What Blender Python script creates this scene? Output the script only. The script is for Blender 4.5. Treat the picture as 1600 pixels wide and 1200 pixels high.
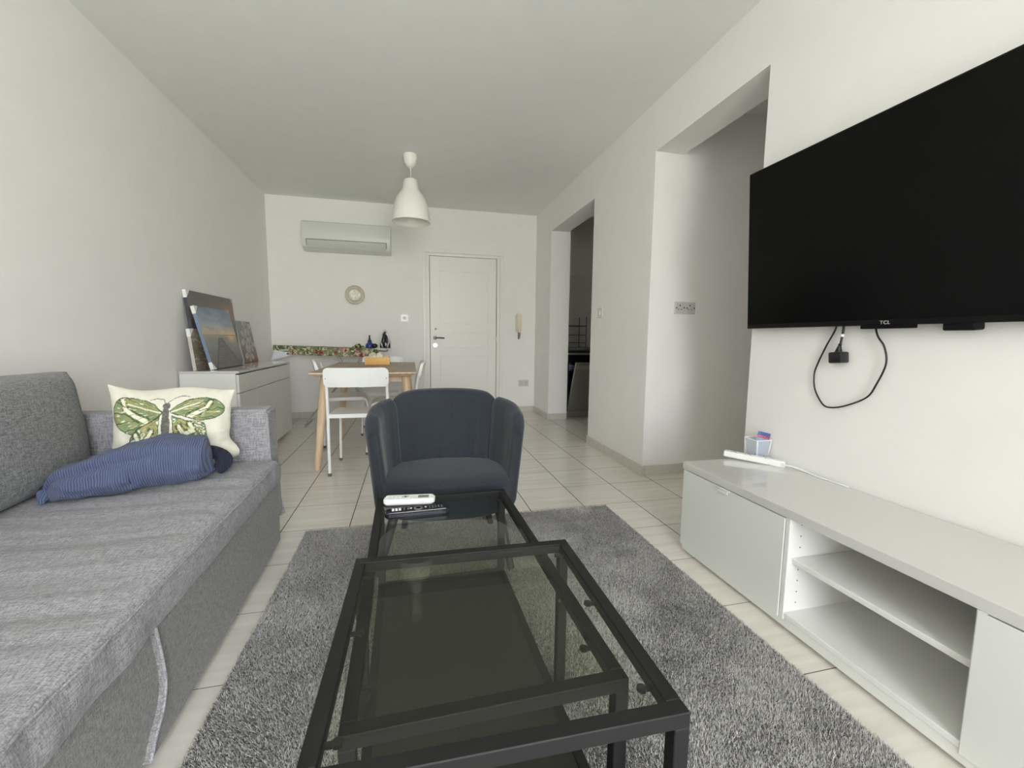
import bpy, bmesh, math, random
import numpy as np
from mathutils import Vector, Matrix, noise

random.seed(7)
rng = np.random.default_rng(7)
for o in list(bpy.data.objects):
    bpy.data.objects.remove(o, do_unlink=True)
scene = bpy.context.scene
COL = scene.collection
R = math.radians

# ------------------------------------------------------------------ camera
cam_data = bpy.data.cameras.new('camera')
cam = bpy.data.objects.new('camera', cam_data)
COL.objects.link(cam)
cam_data.sensor_width = 36.0
cam_data.lens = 36.0 * 663.88 / 1600.0
cam_data.clip_start = 0.02
r_ = Vector((0.97267745, -0.23191809, 0.01061053))
u_ = Vector((0.01433438, 0.1056098, 0.99430433))
f_ = Vector((0.23171774, 0.9669853, -0.10604867))
M = Matrix(((r_.x, u_.x, -f_.x, 0), (r_.y, u_.y, -f_.y, 0), (r_.z, u_.z, -f_.z, 1.0), (0, 0, 0, 1)))
cam.matrix_world = M
scene.camera = cam

# ------------------------------------------------------------------ light, exposure
scene.view_settings.view_transform = 'Standard'
scene.view_settings.look = 'None'
scene.view_settings.gamma = 1.0
scene.view_settings.use_curve_mapping = False
scene.view_settings.exposure = 0.49
scene.cycles.use_denoising = True
scene.cycles.max_bounces = 14
scene.cycles.diffuse_bounces = 9
scene.cycles.glossy_bounces = 5
scene.cycles.transparent_max_bounces = 24
scene.cycles.transmission_bounces = 8
scene.cycles.sample_clamp_indirect = 6.0
scene.cycles.caustics_reflective = False
scene.cycles.caustics_refractive = False

WORLD_STRENGTH = 14.5
world = bpy.data.worlds.new('world')
scene.world = world
world.use_nodes = True
wn = world.node_tree
wn.nodes.clear()
wo = wn.nodes.new('ShaderNodeOutputWorld')
wb = wn.nodes.new('ShaderNodeBackground')
wt = wn.nodes.new('ShaderNodeTexCoord')
wsx = wn.nodes.new('ShaderNodeSeparateXYZ')
wr = wn.nodes.new('ShaderNodeValToRGB')
wn.links.new(wt.outputs['Generated'], wsx.inputs[0])
wmr = wn.nodes.new('ShaderNodeMapRange')
wmr.inputs[1].default_value = -1.0
wmr.inputs[2].default_value = 1.0
wn.links.new(wsx.outputs['Z'], wmr.inputs[0])
wn.links.new(wmr.outputs[0], wr.inputs[0])
els = wr.color_ramp.elements
els[0].position = 0.0
els[0].color = (0.85, 0.85, 0.80, 1)        # sunlit garden below
els[1].position = 1.0
els[1].color = (0.82, 0.90, 1.08, 1)
for p_, c_ in ((0.46, (0.77, 0.77, 0.70, 1)), (0.53, (0.91, 0.91, 0.94, 1)), (0.62, (0.97, 0.985, 1.09, 1))):
    e = els.new(p_)
    e.color = c_
wb.inputs['Strength'].default_value = WORLD_STRENGTH
wn.links.new(wr.outputs[0], wb.inputs['Color'])
wn.links.new(wb.outputs[0], wo.inputs['Surface'])

# the daylight enters through the balcony opening behind the camera: a portal guides the sky sampling there
ROOM_L, ROOM_R, ROOM_F, ROOM_B, ROOM_H = -1.605, 1.66, 5.615, -2.7, 2.625
pd = bpy.data.lights.new('balcony_portal', 'AREA')
pd.shape = 'RECTANGLE'
pd.size = 2.0
pd.size_y = 2.42
pd.cycles.is_portal = True
po = bpy.data.objects.new('balcony_portal', pd)
COL.objects.link(po)
po.location = (0.55, ROOM_B - 0.12, 1.2)
po.rotation_euler = (R(90), 0, R(0))          # shines toward +Y

# ------------------------------------------------------------------ helpers
def new_mat(name, color, rough=0.5, metal=0.0, spec=0.5, coat=0.0):
    m = bpy.data.materials.new(name)
    m.use_nodes = True
    b = m.node_tree.nodes['Principled BSDF']
    b.inputs['Base Color'].default_value = (*color, 1)
    b.inputs['Roughness'].default_value = rough
    b.inputs['Metallic'].default_value = metal
    b.inputs['Specular IOR Level'].default_value = spec
    if coat:
        b.inputs['Coat Weight'].default_value = coat
        b.inputs['Coat Roughness'].default_value = 0.03
    return m

def srgb(r, g, b):
    f = lambda c: (c / 255 / 12.92) if c / 255 <= 0.04045 else ((c / 255 + 0.055) / 1.055) ** 2.4
    return (f(r), f(g), f(b))

def add_noise(m, scale=20, amount=0.15, bump=0.0, bump_scale=None, detail=4, stretch=(1, 1, 1), dist=0.002):
    """procedural tone variation and bump in object space"""
    nt = m.node_tree
    b = nt.nodes['Principled BSDF']
    base = b.inputs['Base Color'].default_value[:]
    tc = nt.nodes.new('ShaderNodeTexCoord')
    mp = nt.nodes.new('ShaderNodeMapping')
    mp.inputs['Scale'].default_value = stretch
    nz = nt.nodes.new('ShaderNodeTexNoise')
    nz.inputs['Scale'].default_value = scale
    nz.inputs['Detail'].default_value = detail
    nt.links.new(tc.outputs['Object'], mp.inputs[0])
    nt.links.new(mp.outputs[0], nz.inputs['Vector'])
    if amount:
        rp = nt.nodes.new('ShaderNodeValToRGB')
        rp.color_ramp.elements[0].position = 0.3
        rp.color_ramp.elements[1].position = 0.7
        rp.color_ramp.elements[0].color = (*[c * (1 - amount) for c in base[:3]], 1)
        rp.color_ramp.elements[1].color = (*[min(1, c * (1 + amount)) for c in base[:3]], 1)
        nt.links.new(nz.outputs['Fac'], rp.inputs[0])
        nt.links.new(rp.outputs[0], b.inputs['Base Color'])
    if bump:
        nz2 = nz
        if bump_scale:
            nz2 = nt.nodes.new('ShaderNodeTexNoise')
            nz2.inputs['Scale'].default_value = bump_scale
            nz2.inputs['Detail'].default_value = detail
            nt.links.new(mp.outputs[0], nz2.inputs['Vector'])
        bp = nt.nodes.new('ShaderNodeBump')
        bp.inputs['Strength'].default_value = bump
        bp.inputs['Distance'].default_value = dist
        nt.links.new(nz2.outputs['Fac'], bp.inputs['Height'])
        nt.links.new(bp.outputs[0], b.inputs['Normal'])
    return m

def woven(name, c1, c2, freq=420, rough=0.95, bump=0.5, streak=(1.0, 1.0, 1.0), dist=0.0012):
    """melange woven cloth: two stretched noises crossing"""
    m = new_mat(name, c1, rough, spec=0.15)
    nt = m.node_tree
    b = nt.nodes['Principled BSDF']
    tc = nt.nodes.new('ShaderNodeTexCoord')
    outs = []
    for st in ((0.12 * streak[0], 1, 1 * streak[2]), (1, 0.12 * streak[1], 1), (1, 1, 0.12)):
        mp = nt.nodes.new('ShaderNodeMapping')
        mp.inputs['Scale'].default_value = st
        nz = nt.nodes.new('ShaderNodeTexNoise')
        nz.inputs['Scale'].default_value = freq
        nz.inputs['Detail'].default_value = 2
        nt.links.new(tc.outputs['Object'], mp.inputs[0])
        nt.links.new(mp.outputs[0], nz.inputs['Vector'])
        outs.append(nz.outputs['Fac'])
    a = nt.nodes.new('ShaderNodeMath'); a.operation = 'ADD'
    nt.links.new(outs[0], a.inputs[0]); nt.links.new(outs[1], a.inputs[1])
    a2 = nt.nodes.new('ShaderNodeMath'); a2.operation = 'ADD'
    nt.links.new(a.outputs[0], a2.inputs[0]); nt.links.new(outs[2], a2.inputs[1])
    mr = nt.nodes.new('ShaderNodeMapRange')
    mr.inputs[1].default_value = 1.2
    mr.inputs[2].default_value = 1.8
    nt.links.new(a2.outputs[0], mr.inputs[0])
    mx = nt.nodes.new('ShaderNodeMix'); mx.data_type = 'RGBA'
    mx.inputs[6].default_value = (*c1, 1)
    mx.inputs[7].default_value = (*c2, 1)
    nt.links.new(mr.outputs[0], mx.inputs[0])
    nt.links.new(mx.outputs[2], b.inputs['Base Color'])
    bp = nt.nodes.new('ShaderNodeBump')
    bp.inputs['Strength'].default_value = bump
    bp.inputs['Distance'].default_value = dist
    nt.links.new(a2.outputs[0], bp.inputs['Height'])
    nt.links.new(bp.outputs[0], b.inputs['Normal'])
    b.inputs['Sheen Weight'].default_value = 0.15
    return m

def vcol_mat(name, rough=0.8, spec=0.3, bump=0.0, bump_scale=300):
    m = new_mat(name, (1, 1, 1), rough, spec=spec)
    nt = m.node_tree
    at = nt.nodes.new('ShaderNodeAttribute')
    at.attribute_name = 'Col'
    nt.links.new(at.outputs['Color'], nt.nodes['Principled BSDF'].inputs['Base Color'])
    if bump:
        tc = nt.nodes.new('ShaderNodeTexCoord')
        nz = nt.nodes.new('ShaderNodeTexNoise')
        nz.inputs['Scale'].default_value = bump_scale
        nt.links.new(tc.outputs['Object'], nz.inputs['Vector'])
        bp = nt.nodes.new('ShaderNodeBump')
        bp.inputs['Strength'].default_value = bump
        bp.inputs['Distance'].default_value = 0.001
        nt.links.new(nz.outputs['Fac'], bp.inputs['Height'])
        nt.links.new(bp.outputs[0], nt.nodes['Principled BSDF'].inputs['Normal'])
    return m

def clear_mat(name, tint, ior=1.5, rough=0.0, body=None, body_mix=0.0):
    """thin clear sheet: tinted see-through plus fresnel reflection"""
    m = bpy.data.materials.new(name)
    m.use_nodes = True
    nt = m.node_tree
    nt.nodes.clear()
    out = nt.nodes.new('ShaderNodeOutputMaterial')
    tr = nt.nodes.new('ShaderNodeBsdfTransparent')
    tr.inputs['Color'].default_value = (*tint, 1)
    gl = nt.nodes.new('ShaderNodeBsdfGlossy')
    gl.inputs['Roughness'].default_value = rough
    fr = nt.nodes.new('ShaderNodeFresnel')
    fr.inputs['IOR'].default_value = ior
    mx = nt.nodes.new('ShaderNodeMixShader')
    # reflect at the outer face only (inside the sheet the ray leaves unbent)
    ge = nt.nodes.new('ShaderNodeNewGeometry')
    iv = nt.nodes.new('ShaderNodeMath'); iv.operation = 'SUBTRACT'; iv.inputs[0].default_value = 1.0
    ml = nt.nodes.new('ShaderNodeMath'); ml.operation = 'MULTIPLY'
    nt.links.new(ge.outputs['Backfacing'], iv.inputs[1])
    nt.links.new(iv.outputs[0], ml.inputs[0]); nt.links.new(fr.outputs[0], ml.inputs[1])
    nt.links.new(ml.outputs[0], mx.inputs[0])
    last = tr
    if body:
        df = nt.nodes.new('ShaderNodeBsdfDiffuse')
        df.inputs['Color'].default_value = (*body, 1)
        mb = nt.nodes.new('ShaderNodeMixShader')
        mb.inputs[0].default_value = body_mix
        nt.links.new(tr.outputs[0], mb.inputs[1])
        nt.links.new(df.outputs[0], mb.inputs[2])
        last = mb
    nt.links.new(last.outputs[0], mx.inputs[1])
    nt.links.new(gl.outputs[0], mx.inputs[2])
    nt.links.new(mx.outputs[0], out.inputs['Surface'])
    return m

def obj(name, bm, mat=None, parent=None, smooth=False, world=False, label=None, angle=None):
    if world and parent is not None:
        pm = Matrix.Translation(parent.location) @ parent.rotation_euler.to_matrix().to_4x4()
        bm.transform(pm.inverted())
    me = bpy.data.meshes.new(name)
    bmesh.ops.recalc_face_normals(bm, faces=bm.faces)
    bm.to_mesh(me)
    bm.free()
    if smooth:
        me.polygons.foreach_set('use_smooth', [True] * len(me.polygons))
        if angle is not None:
            me.set_sharp_from_angle(angle=R(angle))
    o = bpy.data.objects.new(name, me)
    COL.objects.link(o)
    if mat:
        me.materials.append(mat)
    if parent is not None:
        o.parent = parent
    if label:
        o['label'] = label
    return o

def thing(name, label, cat, loc=(0, 0, 0), rotz=0.0, group=None):
    o = bpy.data.objects.new(name, None)
    o.empty_display_size = 0.1
    COL.objects.link(o)
    o.location = loc
    o.rotation_euler = (0, 0, rotz)
    o['label'] = label
    o['category'] = cat
    if group:
        o['group'] = group
    return o

def tag(o, label, cat, group=None):
    o['label'] = label
    o['category'] = cat
    if group:
        o['group'] = group
    return o

def struct(name, bm, mat, smooth=False, parent=None):
    o = obj(name, bm, mat, parent, smooth)
    if parent is None:
        o['kind'] = 'structure'
    return o

def bx(bm, x0, x1, y0, y1, z0, z1, bevel=0.0, seg=2, rot=None, pivot=None):
    """axis box appended to bm; optional bevel and rotation matrix about pivot"""
    tb = bmesh.new()
    bmesh.ops.create_cube(tb, size=1.0)
    for v in tb.verts:
        v.co = Vector((x0 + (v.co.x + .5) * (x1 - x0), y0 + (v.co.y + .5) * (y1 - y0), z0 + (v.co.z + .5) * (z1 - z0)))
    if bevel:
        bmesh.ops.bevel(tb, geom=list(tb.edges), offset=bevel, segments=seg, profile=0.5, affect='EDGES')
    if rot is not None:
        p = Vector(pivot) if pivot is not None else Vector(((x0 + x1) / 2, (y0 + y1) / 2, (z0 + z1) / 2))
        tb.transform(Matrix.Translation(p) @ rot.to_4x4() @ Matrix.Translation(-p))
    merge(bm, tb)
    return bm

def merge(bm, tb):
    me = bpy.data.meshes.new('tmp')
    tb.to_mesh(me)
    tb.free()
    bm.from_mesh(me)
    bpy.data.meshes.remove(me)

def smooth_path(pts, n=8):
    """Catmull-Rom resample"""
    P = [Vector(p) for p in pts]
    P = [P[0] * 2 - P[1]] + P + [P[-1] * 2 - P[-2]]
    out = []
    for i in range(1, len(P) - 2):
        for k in range(n):
            t = k / n
            a, b, c, d = P[i - 1], P[i], P[i + 1], P[i + 2]
            out.append(0.5 * ((2 * b) + (c - a) * t + (2 * a - 5 * b + 4 * c - d) * t * t + (3 * b - a - 3 * c + d) * t ** 3))
    out.append(P[-2])
    return out

def tube(bm, pts, r, n=10, closed=False, squash=None):
    """sweep a circle of radius r (number or list) along pts"""
    P = [Vector(p) for p in pts]
    N = len(P)
    rr = r if isinstance(r, (list, tuple)) else [r] * N
    rings = []
    ref = None
    for i in range(N):
        if closed:
            t = (P[(i + 1) % N] - P[i - 1]).normalized()
        else:
            t = (P[min(i + 1, N - 1)] - P[max(i - 1, 0)]).normalized()
        if ref is None:
            ref = Vector((0, 0, 1)) if abs(t.z) < 0.9 else Vector((1, 0, 0))
        s = t.cross(ref)
        if s.length < 1e-6:
            s = t.cross(Vector((0, 1, 0)))
        s.normalize()
        w = s.cross(t).normalized()
        ref = w
        ring = []
        for k in range(n):
            a = 2 * math.pi * k / n
            ring.append(bm.verts.new(P[i] + (s * math.cos(a) + w * math.sin(a)) * rr[i]))
        rings.append(ring)
    m = N if closed else N - 1
    for i in range(m):
        A, B = rings[i], rings[(i + 1) % N]
        for k in range(n):
            bm.faces.new((A[k], A[(k + 1) % n], B[(k + 1) % n], B[k]))
    if not closed:
        bm.faces.new(rings[0][::-1])
        bm.faces.new(rings[-1])
    return bm

def lathe(bm, prof, c=(0, 0, 0), n=40, mat=None, cap=True):
    """prof: list of (radius, z); revolves about z at c"""
    rings = []
    for (rad, z) in prof:
        ring = [bm.verts.new((c[0] + rad * math.cos(2 * math.pi * k / n), c[1] + rad * math.sin(2 * math.pi * k / n), c[2] + z)) for k in range(n)]
        rings.append(ring)
    for A, B in zip(rings, rings[1:]):
        for k in range(n):
            bm.faces.new((A[k], A[(k + 1) % n], B[(k + 1) % n], B[k]))
    if cap:
        if prof[0][0] > 1e-4: bm.faces.new(rings[0][::-1])
        if prof[-1][0] > 1e-4: bm.faces.new(rings[-1])
    return bm

def grid(bm, nu, nv, fn, cu=False, cv=False):
    """fn(u,v)->Vector, u,v in 0..1 ; returns vert rows"""
    U = nu if cu else nu + 1
    V = nv if cv else nv + 1
    rows = [[bm.verts.new(fn(i / nu, j / nv)) for j in range(V)] for i in range(U)]
    for i in range(nu):
        for j in range(nv):
            a = rows[i][j]; b = rows[(i + 1) % U][j]; c = rows[(i + 1) % U][(j + 1) % V]; d = rows[i][(j + 1) % V]
            bm.faces.new((a, b, c, d))
    return rows

def prism(bm, poly, z0, z1, bevel=0.0, seg=2):
    """poly of (x,y) extruded z0..z1"""
    tb = bmesh.new()
    vs = [tb.verts.new((x, y, z0)) for x, y in poly]
    f = tb.faces.new(vs)
    ex = bmesh.ops.extrude_face_region(tb, geom=[f])
    for v in [g for g in ex['geom'] if isinstance(g, bmesh.types.BMVert)]:
        v.co.z = z1
    bmesh.ops.recalc_face_normals(tb, faces=tb.faces)
    if bevel:
        es = [e for e in tb.edges if abs(e.verts[0].co.z - e.verts[1].co.z) < 1e-6]
        bmesh.ops.bevel(tb, geom=es, offset=bevel, segments=seg, affect='EDGES')
    merge(bm, tb)
    return bm

def rrect(w, h, r, n=6, cx=0, cy=0):
    pts = []
    for sx, sy, a0 in ((1, 1, 0), (-1, 1, 90), (-1, -1, 180), (1, -1, 270)):
        for k in range(n + 1):
            a = R(a0 + 90 * k / n)
            pts.append((cx + sx * (w / 2 - r) + r * math.cos(a), cy + sy * (h / 2 - r) + r * math.sin(a)))
    return pts

def color_verts(o, fn):
    """fn(array Nx3 of local coords)-> Nx3 linear colours, stored as the point attribute Col"""
    me = o.data
    n = len(me.vertices)
    co = np.empty(n * 3, dtype=np.float32)
    me.vertices.foreach_get('co', co)
    c = fn(co.reshape(-1, 3))
    a = me.color_attributes.new('Col', 'FLOAT_COLOR', 'POINT')
    out = np.ones((n, 4), dtype=np.float32)
    out[:, :3] = c
    a.data.foreach_set('color', out.ravel())

def dup(root, loc, rotz, label=None, group=None):
    c = root.copy(); COL.objects.link(c)
    c.location = loc; c.rotation_euler = (0, 0, rotz)
    if label: c['label'] = label
    if group: c['group'] = group
    for ch in list(root.children):
        d = ch.copy(); COL.objects.link(d); d.parent = c
        for g in list(ch.children):
            e_ = g.copy(); COL.objects.link(e_); e_.parent = d
    return c

def vnoise(x, y, seed=0):
    """smooth value noise on arrays"""
    rg = np.random.default_rng(seed)
    T = rg.random((64, 64))
    xi = np.floor(x).astype(int); yi = np.floor(y).astype(int)
    fx = x - xi; fy = y - yi
    fx = fx * fx * (3 - 2 * fx); fy = fy * fy * (3 - 2 * fy)
    a = T[xi % 64, yi % 64]; b = T[(xi + 1) % 64, yi % 64]; c = T[xi % 64, (yi + 1) % 64]; d = T[(xi + 1) % 64, (yi + 1) % 64]
    return a * (1 - fx) * (1 - fy) + b * fx * (1 - fy) + c * (1 - fx) * fy + d * fx * fy

def in_poly(x, y, poly):
    """(inside mask, distance to outline)"""
    P = np.array(poly, dtype=float)
    ins = np.zeros(x.shape, bool)
    dist = np.full(x.shape, 1e9)
    n = len(P)
    for i in range(n):
        x1, y1 = P[i]; x2, y2 = P[(i + 1) % n]
        cond = ((y1 > y) != (y2 > y))
        with np.errstate(divide='ignore', invalid='ignore'):
            xc = (x2 - x1) * (y - y1) / (y2 - y1 + 1e-12) + x1
        ins ^= cond & (x < xc)
        dx, dy = x2 - x1, y2 - y1
        t = np.clip(((x - x1) * dx + (y - y1) * dy) / (dx * dx + dy * dy + 1e-12), 0, 1)
        dist = np.minimum(dist, np.hypot(x - x1 - t * dx, y - y1 - t * dy))
    return ins, dist

# ------------------------------------------------------------------ materials
WALL = add_noise(new_mat('wall_paint', (0.845, 0.832, 0.812), 0.85, spec=0.25), 6, 0.012, bump=0.12, bump_scale=160, dist=0.001)
CEIL = add_noise(new_mat('ceiling_paint', (0.805, 0.815, 0.80), 0.9, spec=0.2), 6, 0.012, bump=0.1, bump_scale=160, dist=0.001)
WHITE_PAINT = new_mat('white_satin_paint', (0.82, 0.81, 0.77), 0.4)
PLASTIC = new_mat('white_plastic', (0.83, 0.84, 0.82), 0.35)
PLASTIC_D = new_mat('pale_grey_plastic', (0.62, 0.62, 0.6), 0.4)
GLOSSW = add_noise(new_mat('glossy_white_foil', (0.60, 0.595, 0.565), 0.3, coat=1.0), 3, 0.01)
FRONTW = new_mat('white_front', (0.70, 0.71, 0.67), 0.28)
INNERW = new_mat('white_melamine', (0.74, 0.74, 0.71), 0.5)
BLACKM = add_noise(new_mat('black_powder_coat', (0.010, 0.010, 0.010), 0.5, spec=.3), 200, 0.1, bump=0.05, dist=0.0005)
DARKP = new_mat('black_plastic', (0.012, 0.012, 0.014), 0.3)
RUBBER = new_mat('grey_rubber', (0.12, 0.12, 0.12), 0.7)
CHROME = new_mat('brushed_steel', (0.55, 0.55, 0.53), 0.28, metal=1.0)
NICKEL = new_mat('dark_nickel', (0.10, 0.09, 0.08), 0.35, metal=0.8)

def floor_material():
    m = new_mat('beige_floor_tile', (0.6, 0.57, 0.5), 0.22, spec=0.45)
    nt = m.node_tree
    b = nt.nodes['Principled BSDF']
    geo = nt.nodes.new('ShaderNodeNewGeometry')
    sx = nt.nodes.new('ShaderNodeSeparateXYZ')
    nt.links.new(geo.outputs['Position'], sx.inputs[0])
    def math_(op, a, b_=None, c=None):
        n = nt.nodes.new('ShaderNodeMath'); n.operation = op
        for i, v in enumerate((a, b_, c)):
            if v is None: continue
            if isinstance(v, (int, float)): n.inputs[i].default_value = v
            else: nt.links.new(v, n.inputs[i])
        return n.outputs[0]
    def line(sock, origin, pitch, half):
        s = math_('DIVIDE', math_('SUBTRACT', sock, origin), pitch)
        fr = math_('SUBTRACT', s, math_('FLOOR', s))
        d = math_('MULTIPLY', math_('SUBTRACT', 0.5, math_('ABSOLUTE', math_('SUBTRACT', fr, 0.5))), pitch)
        return math_('LESS_THAN', d, half), math_('FLOOR', s)
    lx, ix = line(sx.outputs['X'], 1.34, 0.3335, 0.0024)
    ly, iy = line(sx.outputs['Y'], 2.64, 0.339, 0.0016)
    # faint linear streaks along X, offset per tile
    tc = nt.nodes.new('ShaderNodeCombineXYZ')
    nt.links.new(math_('MULTIPLY', sx.outputs['X'], 2.2), tc.inputs[0])
    nt.links.new(math_('MULTIPLY', sx.outputs['Y'], 30.0), tc.inputs[1])
    nt.links.new(math_('ADD', math_('MULTIPLY', ix, 7.3), math_('MULTIPLY', iy, 3.1)), tc.inputs[2])
    nz = nt.nodes.new('ShaderNodeTexNoise')
    nz.inputs['Scale'].default_value = 1.0
    nz.inputs['Detail'].default_value = 5
    nt.links.new(tc.outputs[0], nz.inputs['Vector'])
    rp = nt.nodes.new('ShaderNodeValToRGB')
    rp.color_ramp.elements[0].position = 0.3
    rp.color_ramp.elements[0].color = (0.66, 0.625, 0.565, 1)
    rp.color_ramp.elements[1].position = 0.7
    rp.color_ramp.elements[1].color = (0.75, 0.715, 0.655, 1)
    nt.links.new(nz.outputs['Fac'], rp.inputs[0])
    m1 = nt.nodes.new('ShaderNodeMix'); m1.data_type = 'RGBA'
    nt.links.new(ly, m1.inputs[0])
    nt.links.new(rp.outputs[0], m1.inputs[6])
    m1.inputs[7].default_value = (0.15, 0.135, 0.11, 1)
    m2 = nt.nodes.new('ShaderNodeMix'); m2.data_type = 'RGBA'
    nt.links.new(lx, m2.inputs[0])
    nt.links.new(m1.outputs[2], m2.inputs[6])
    m2.inputs[7].default_value = (0.045, 0.04, 0.035, 1)
    nt.links.new(m2.outputs[2], b.inputs['Base Color'])
    mx = math_('MAXIMUM', lx, ly)
    rr = math_('ADD', 0.2, math_('MULTIPLY', mx, 0.6))
    nt.links.new(rr, b.inputs['Roughness'])
    bp = nt.nodes.new('ShaderNodeBump')
    bp.inputs['Strength'].default_value = 0.6
    bp.inputs['Distance'].default_value = 0.002
    nt.links.new(math_('SUBTRACT', 1.0, mx), bp.inputs['Height'])
    nt.links.new(bp.outputs[0], b.inputs['Normal'])
    return m

def skirting_material():
    m = new_mat('beige_skirting_tile', (0.62, 0.59, 0.54), 0.35)
    nt = m.node_tree
    b = nt.nodes['Principled BSDF']
    geo = nt.nodes.new('ShaderNodeNewGeometry')
    sx = nt.nodes.new('ShaderNodeSeparateXYZ')
    nt.links.new(geo.outputs['Position'], sx.inputs[0])
    outs = []
    for ax, off in (('X', 1.34), ('Y', 2.70)):
        n1 = nt.nodes.new('ShaderNodeMath'); n1.operation = 'SUBTRACT'; n1.inputs[1].default_value = off
        nt.links.new(sx.outputs[ax], n1.inputs[0])
        n2 = nt.nodes.new('ShaderNodeMath'); n2.operation = 'DIVIDE'; n2.inputs[1].default_value = 0.3335
        nt.links.new(n1.outputs[0], n2.inputs[0])
        n3 = nt.nodes.new('ShaderNodeMath'); n3.operation = 'FRACT'
        nt.links.new(n2.outputs[0], n3.inputs[0])
        n4 = nt.nodes.new('ShaderNodeMath'); n4.operation = 'LESS_THAN'; n4.inputs[1].default_value = 0.008
        nt.links.new(n3.outputs[0], n4.inputs[0])
        outs.append(n4.outputs[0])
    mx = nt.nodes.new('ShaderNodeMath'); mx.operation = 'MAXIMUM'
    nt.links.new(outs[0], mx.inputs[0]); nt.links.new(outs[1], mx.inputs[1])
    mm = nt.nodes.new('ShaderNodeMix'); mm.data_type = 'RGBA'
    mm.inputs[6].default_value = (0.60, 0.57, 0.52, 1)
    mm.inputs[7].default_value = (0.32, 0.3, 0.26, 1)
    nt.links.new(mx.outputs[0], mm.inputs[0])
    nt.links.new(mm.outputs[2], b.inputs['Base Color'])
    return m

FLOOR = floor_material()
SKIRT = skirting_material()

# ------------------------------------------------------------------ room shell
X_END, K_END = 3.45, 4.2
bm = bmesh.new(); bx(bm, -1.75, K_END + .1, ROOM_B - 0.2, ROOM_F + 0.2, -0.12, 0.0); struct('floor', bm, FLOOR)
bm = bmesh.new(); bx(bm, -1.75, K_END + .1, ROOM_B - 0.2, ROOM_F + 0.2, ROOM_H, ROOM_H + 0.15); struct('ceiling', bm, CEIL)
bm = bmesh.new(); bx(bm, -1.75, ROOM_L, ROOM_B - 0.2, ROOM_F + 0.2, 0, ROOM_H); struct('wall_left', bm, WALL)
# far wall with the door recess
DX0, DX1, DZ = 0.205, 1.175, 2.08
bm = bmesh.new()
bx(bm, ROOM_L, DX0, ROOM_F, ROOM_F + 0.2, 0, ROOM_H)
bx(bm, DX0, DX1, ROOM_F, ROOM_F + 0.2, DZ, ROOM_H)
bx(bm, DX1, K_END, ROOM_F, ROOM_F + 0.2, 0, ROOM_H)
bx(bm, DX0, DX1, ROOM_F + 0.08, ROOM_F + 0.2, 0, DZ)
struct('wall_far', bm, WALL)
# right wall: near piece, header over hall, middle pier, header over kitchen, far pier
T = 0.215
HY0, HY1, HZ = 1.80, 2.76, 2.29
KY0, KY1, KZ = 3.76, 4.985, 2.285
bm = bmesh.new()
bx(bm, ROOM_R, ROOM_R + T, ROOM_B - 0.2, HY0, 0, ROOM_H)
bx(bm, 1.0, ROOM_R + .01, -1.10, -0.92, 0, ROOM_H)      # unseen pier behind the camera, added to keep window light off the near right wall
bx(bm, ROOM_R, ROOM_R + T, HY0, HY1, HZ, ROOM_H)
bx(bm, ROOM_R, ROOM_R + T, HY1, KY0, 0, ROOM_H)
bx(bm, ROOM_R, ROOM_R + T, KY0, KY1, KZ, ROOM_H)
bx(bm, ROOM_R, ROOM_R + T + .03, KY1, ROOM_F, 0, ROOM_H)
struct('wall_right', bm, WALL)
bm = bmesh.new()
bx(bm, ROOM_R + T, X_END, HY1, HY1 + 0.15, 0, ROOM_H)
bx(bm, X_END, X_END + 0.1, HY0 - .1, HY1 + .15, 0, ROOM_H)
bx(bm, ROOM_R + T, X_END, HY0 - 0.15, HY0, 0, ROOM_H)
struct('wall_hall', bm, WALL)
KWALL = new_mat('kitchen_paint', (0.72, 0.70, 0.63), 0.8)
bm = bmesh.new(); bx(bm, K_END, K_END + 0.1, HY1, ROOM_F, 0, ROOM_H); struct('wall_kitchen_right', bm, KWALL)
bm = bmesh.new(); bx(bm, ROOM_R + T + .03, K_END, ROOM_F - .004, ROOM_F + .05, 1.875, ROOM_H); struct('wall_kitchen_far', bm, KWALL)
bm = bmesh.new(); bx(bm, ROOM_R + T + .001, K_END, HY1 + .15, HY1 + .2, 0, ROOM_H); struct('wall_kitchen_near', bm, KWALL)
# back wall with balcony opening
OX0, OX1, OZ = -0.45, 1.55, 2.42
bm = bmesh.new()
bx(bm, ROOM_L, OX0, ROOM_B - 0.2, ROOM_B, 0, ROOM_H)
bx(bm, OX1, ROOM_R, ROOM_B - 0.2, ROOM_B, 0, ROOM_H)
bx(bm, OX0, OX1, ROOM_B - 0.2, ROOM_B, OZ, ROOM_H)
struct('wall_back', bm, WALL)
ALU = new_mat('white_aluminium', (0.75, 0.75, 0.73), 0.35)
WGLASS = clear_mat('window_glass', (0.97, 0.98, 0.97), 1.3)
bm = bmesh.new()
yb0, yb1 = ROOM_B - 0.11, ROOM_B - 0.05
OXM = (OX0 + OX1) / 2
for x0, x1 in ((OX0, OX0 + .05), (OXM - .025, OXM + .025), (OX1 - .05, OX1)):
    bx(bm, x0, x1, yb0, yb1, 0, OZ)
bx(bm, OX0, OX1, yb0, yb1, 0, 0.05); bx(bm, OX0, OX1, yb0, yb1, OZ - 0.05, OZ)
wf = struct('window_1', bm, ALU)
bm = bmesh.new()
bx(bm, OX0 + .05, OXM - .025, ROOM_B - .085, ROOM_B - .08, 0.05, OZ - .05)
bx(bm, OXM + .025, OX1 - .05, ROOM_B - .085, ROOM_B - .08, 0.05, OZ - .05)
obj('pane', bm, WGLASS, wf)

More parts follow.
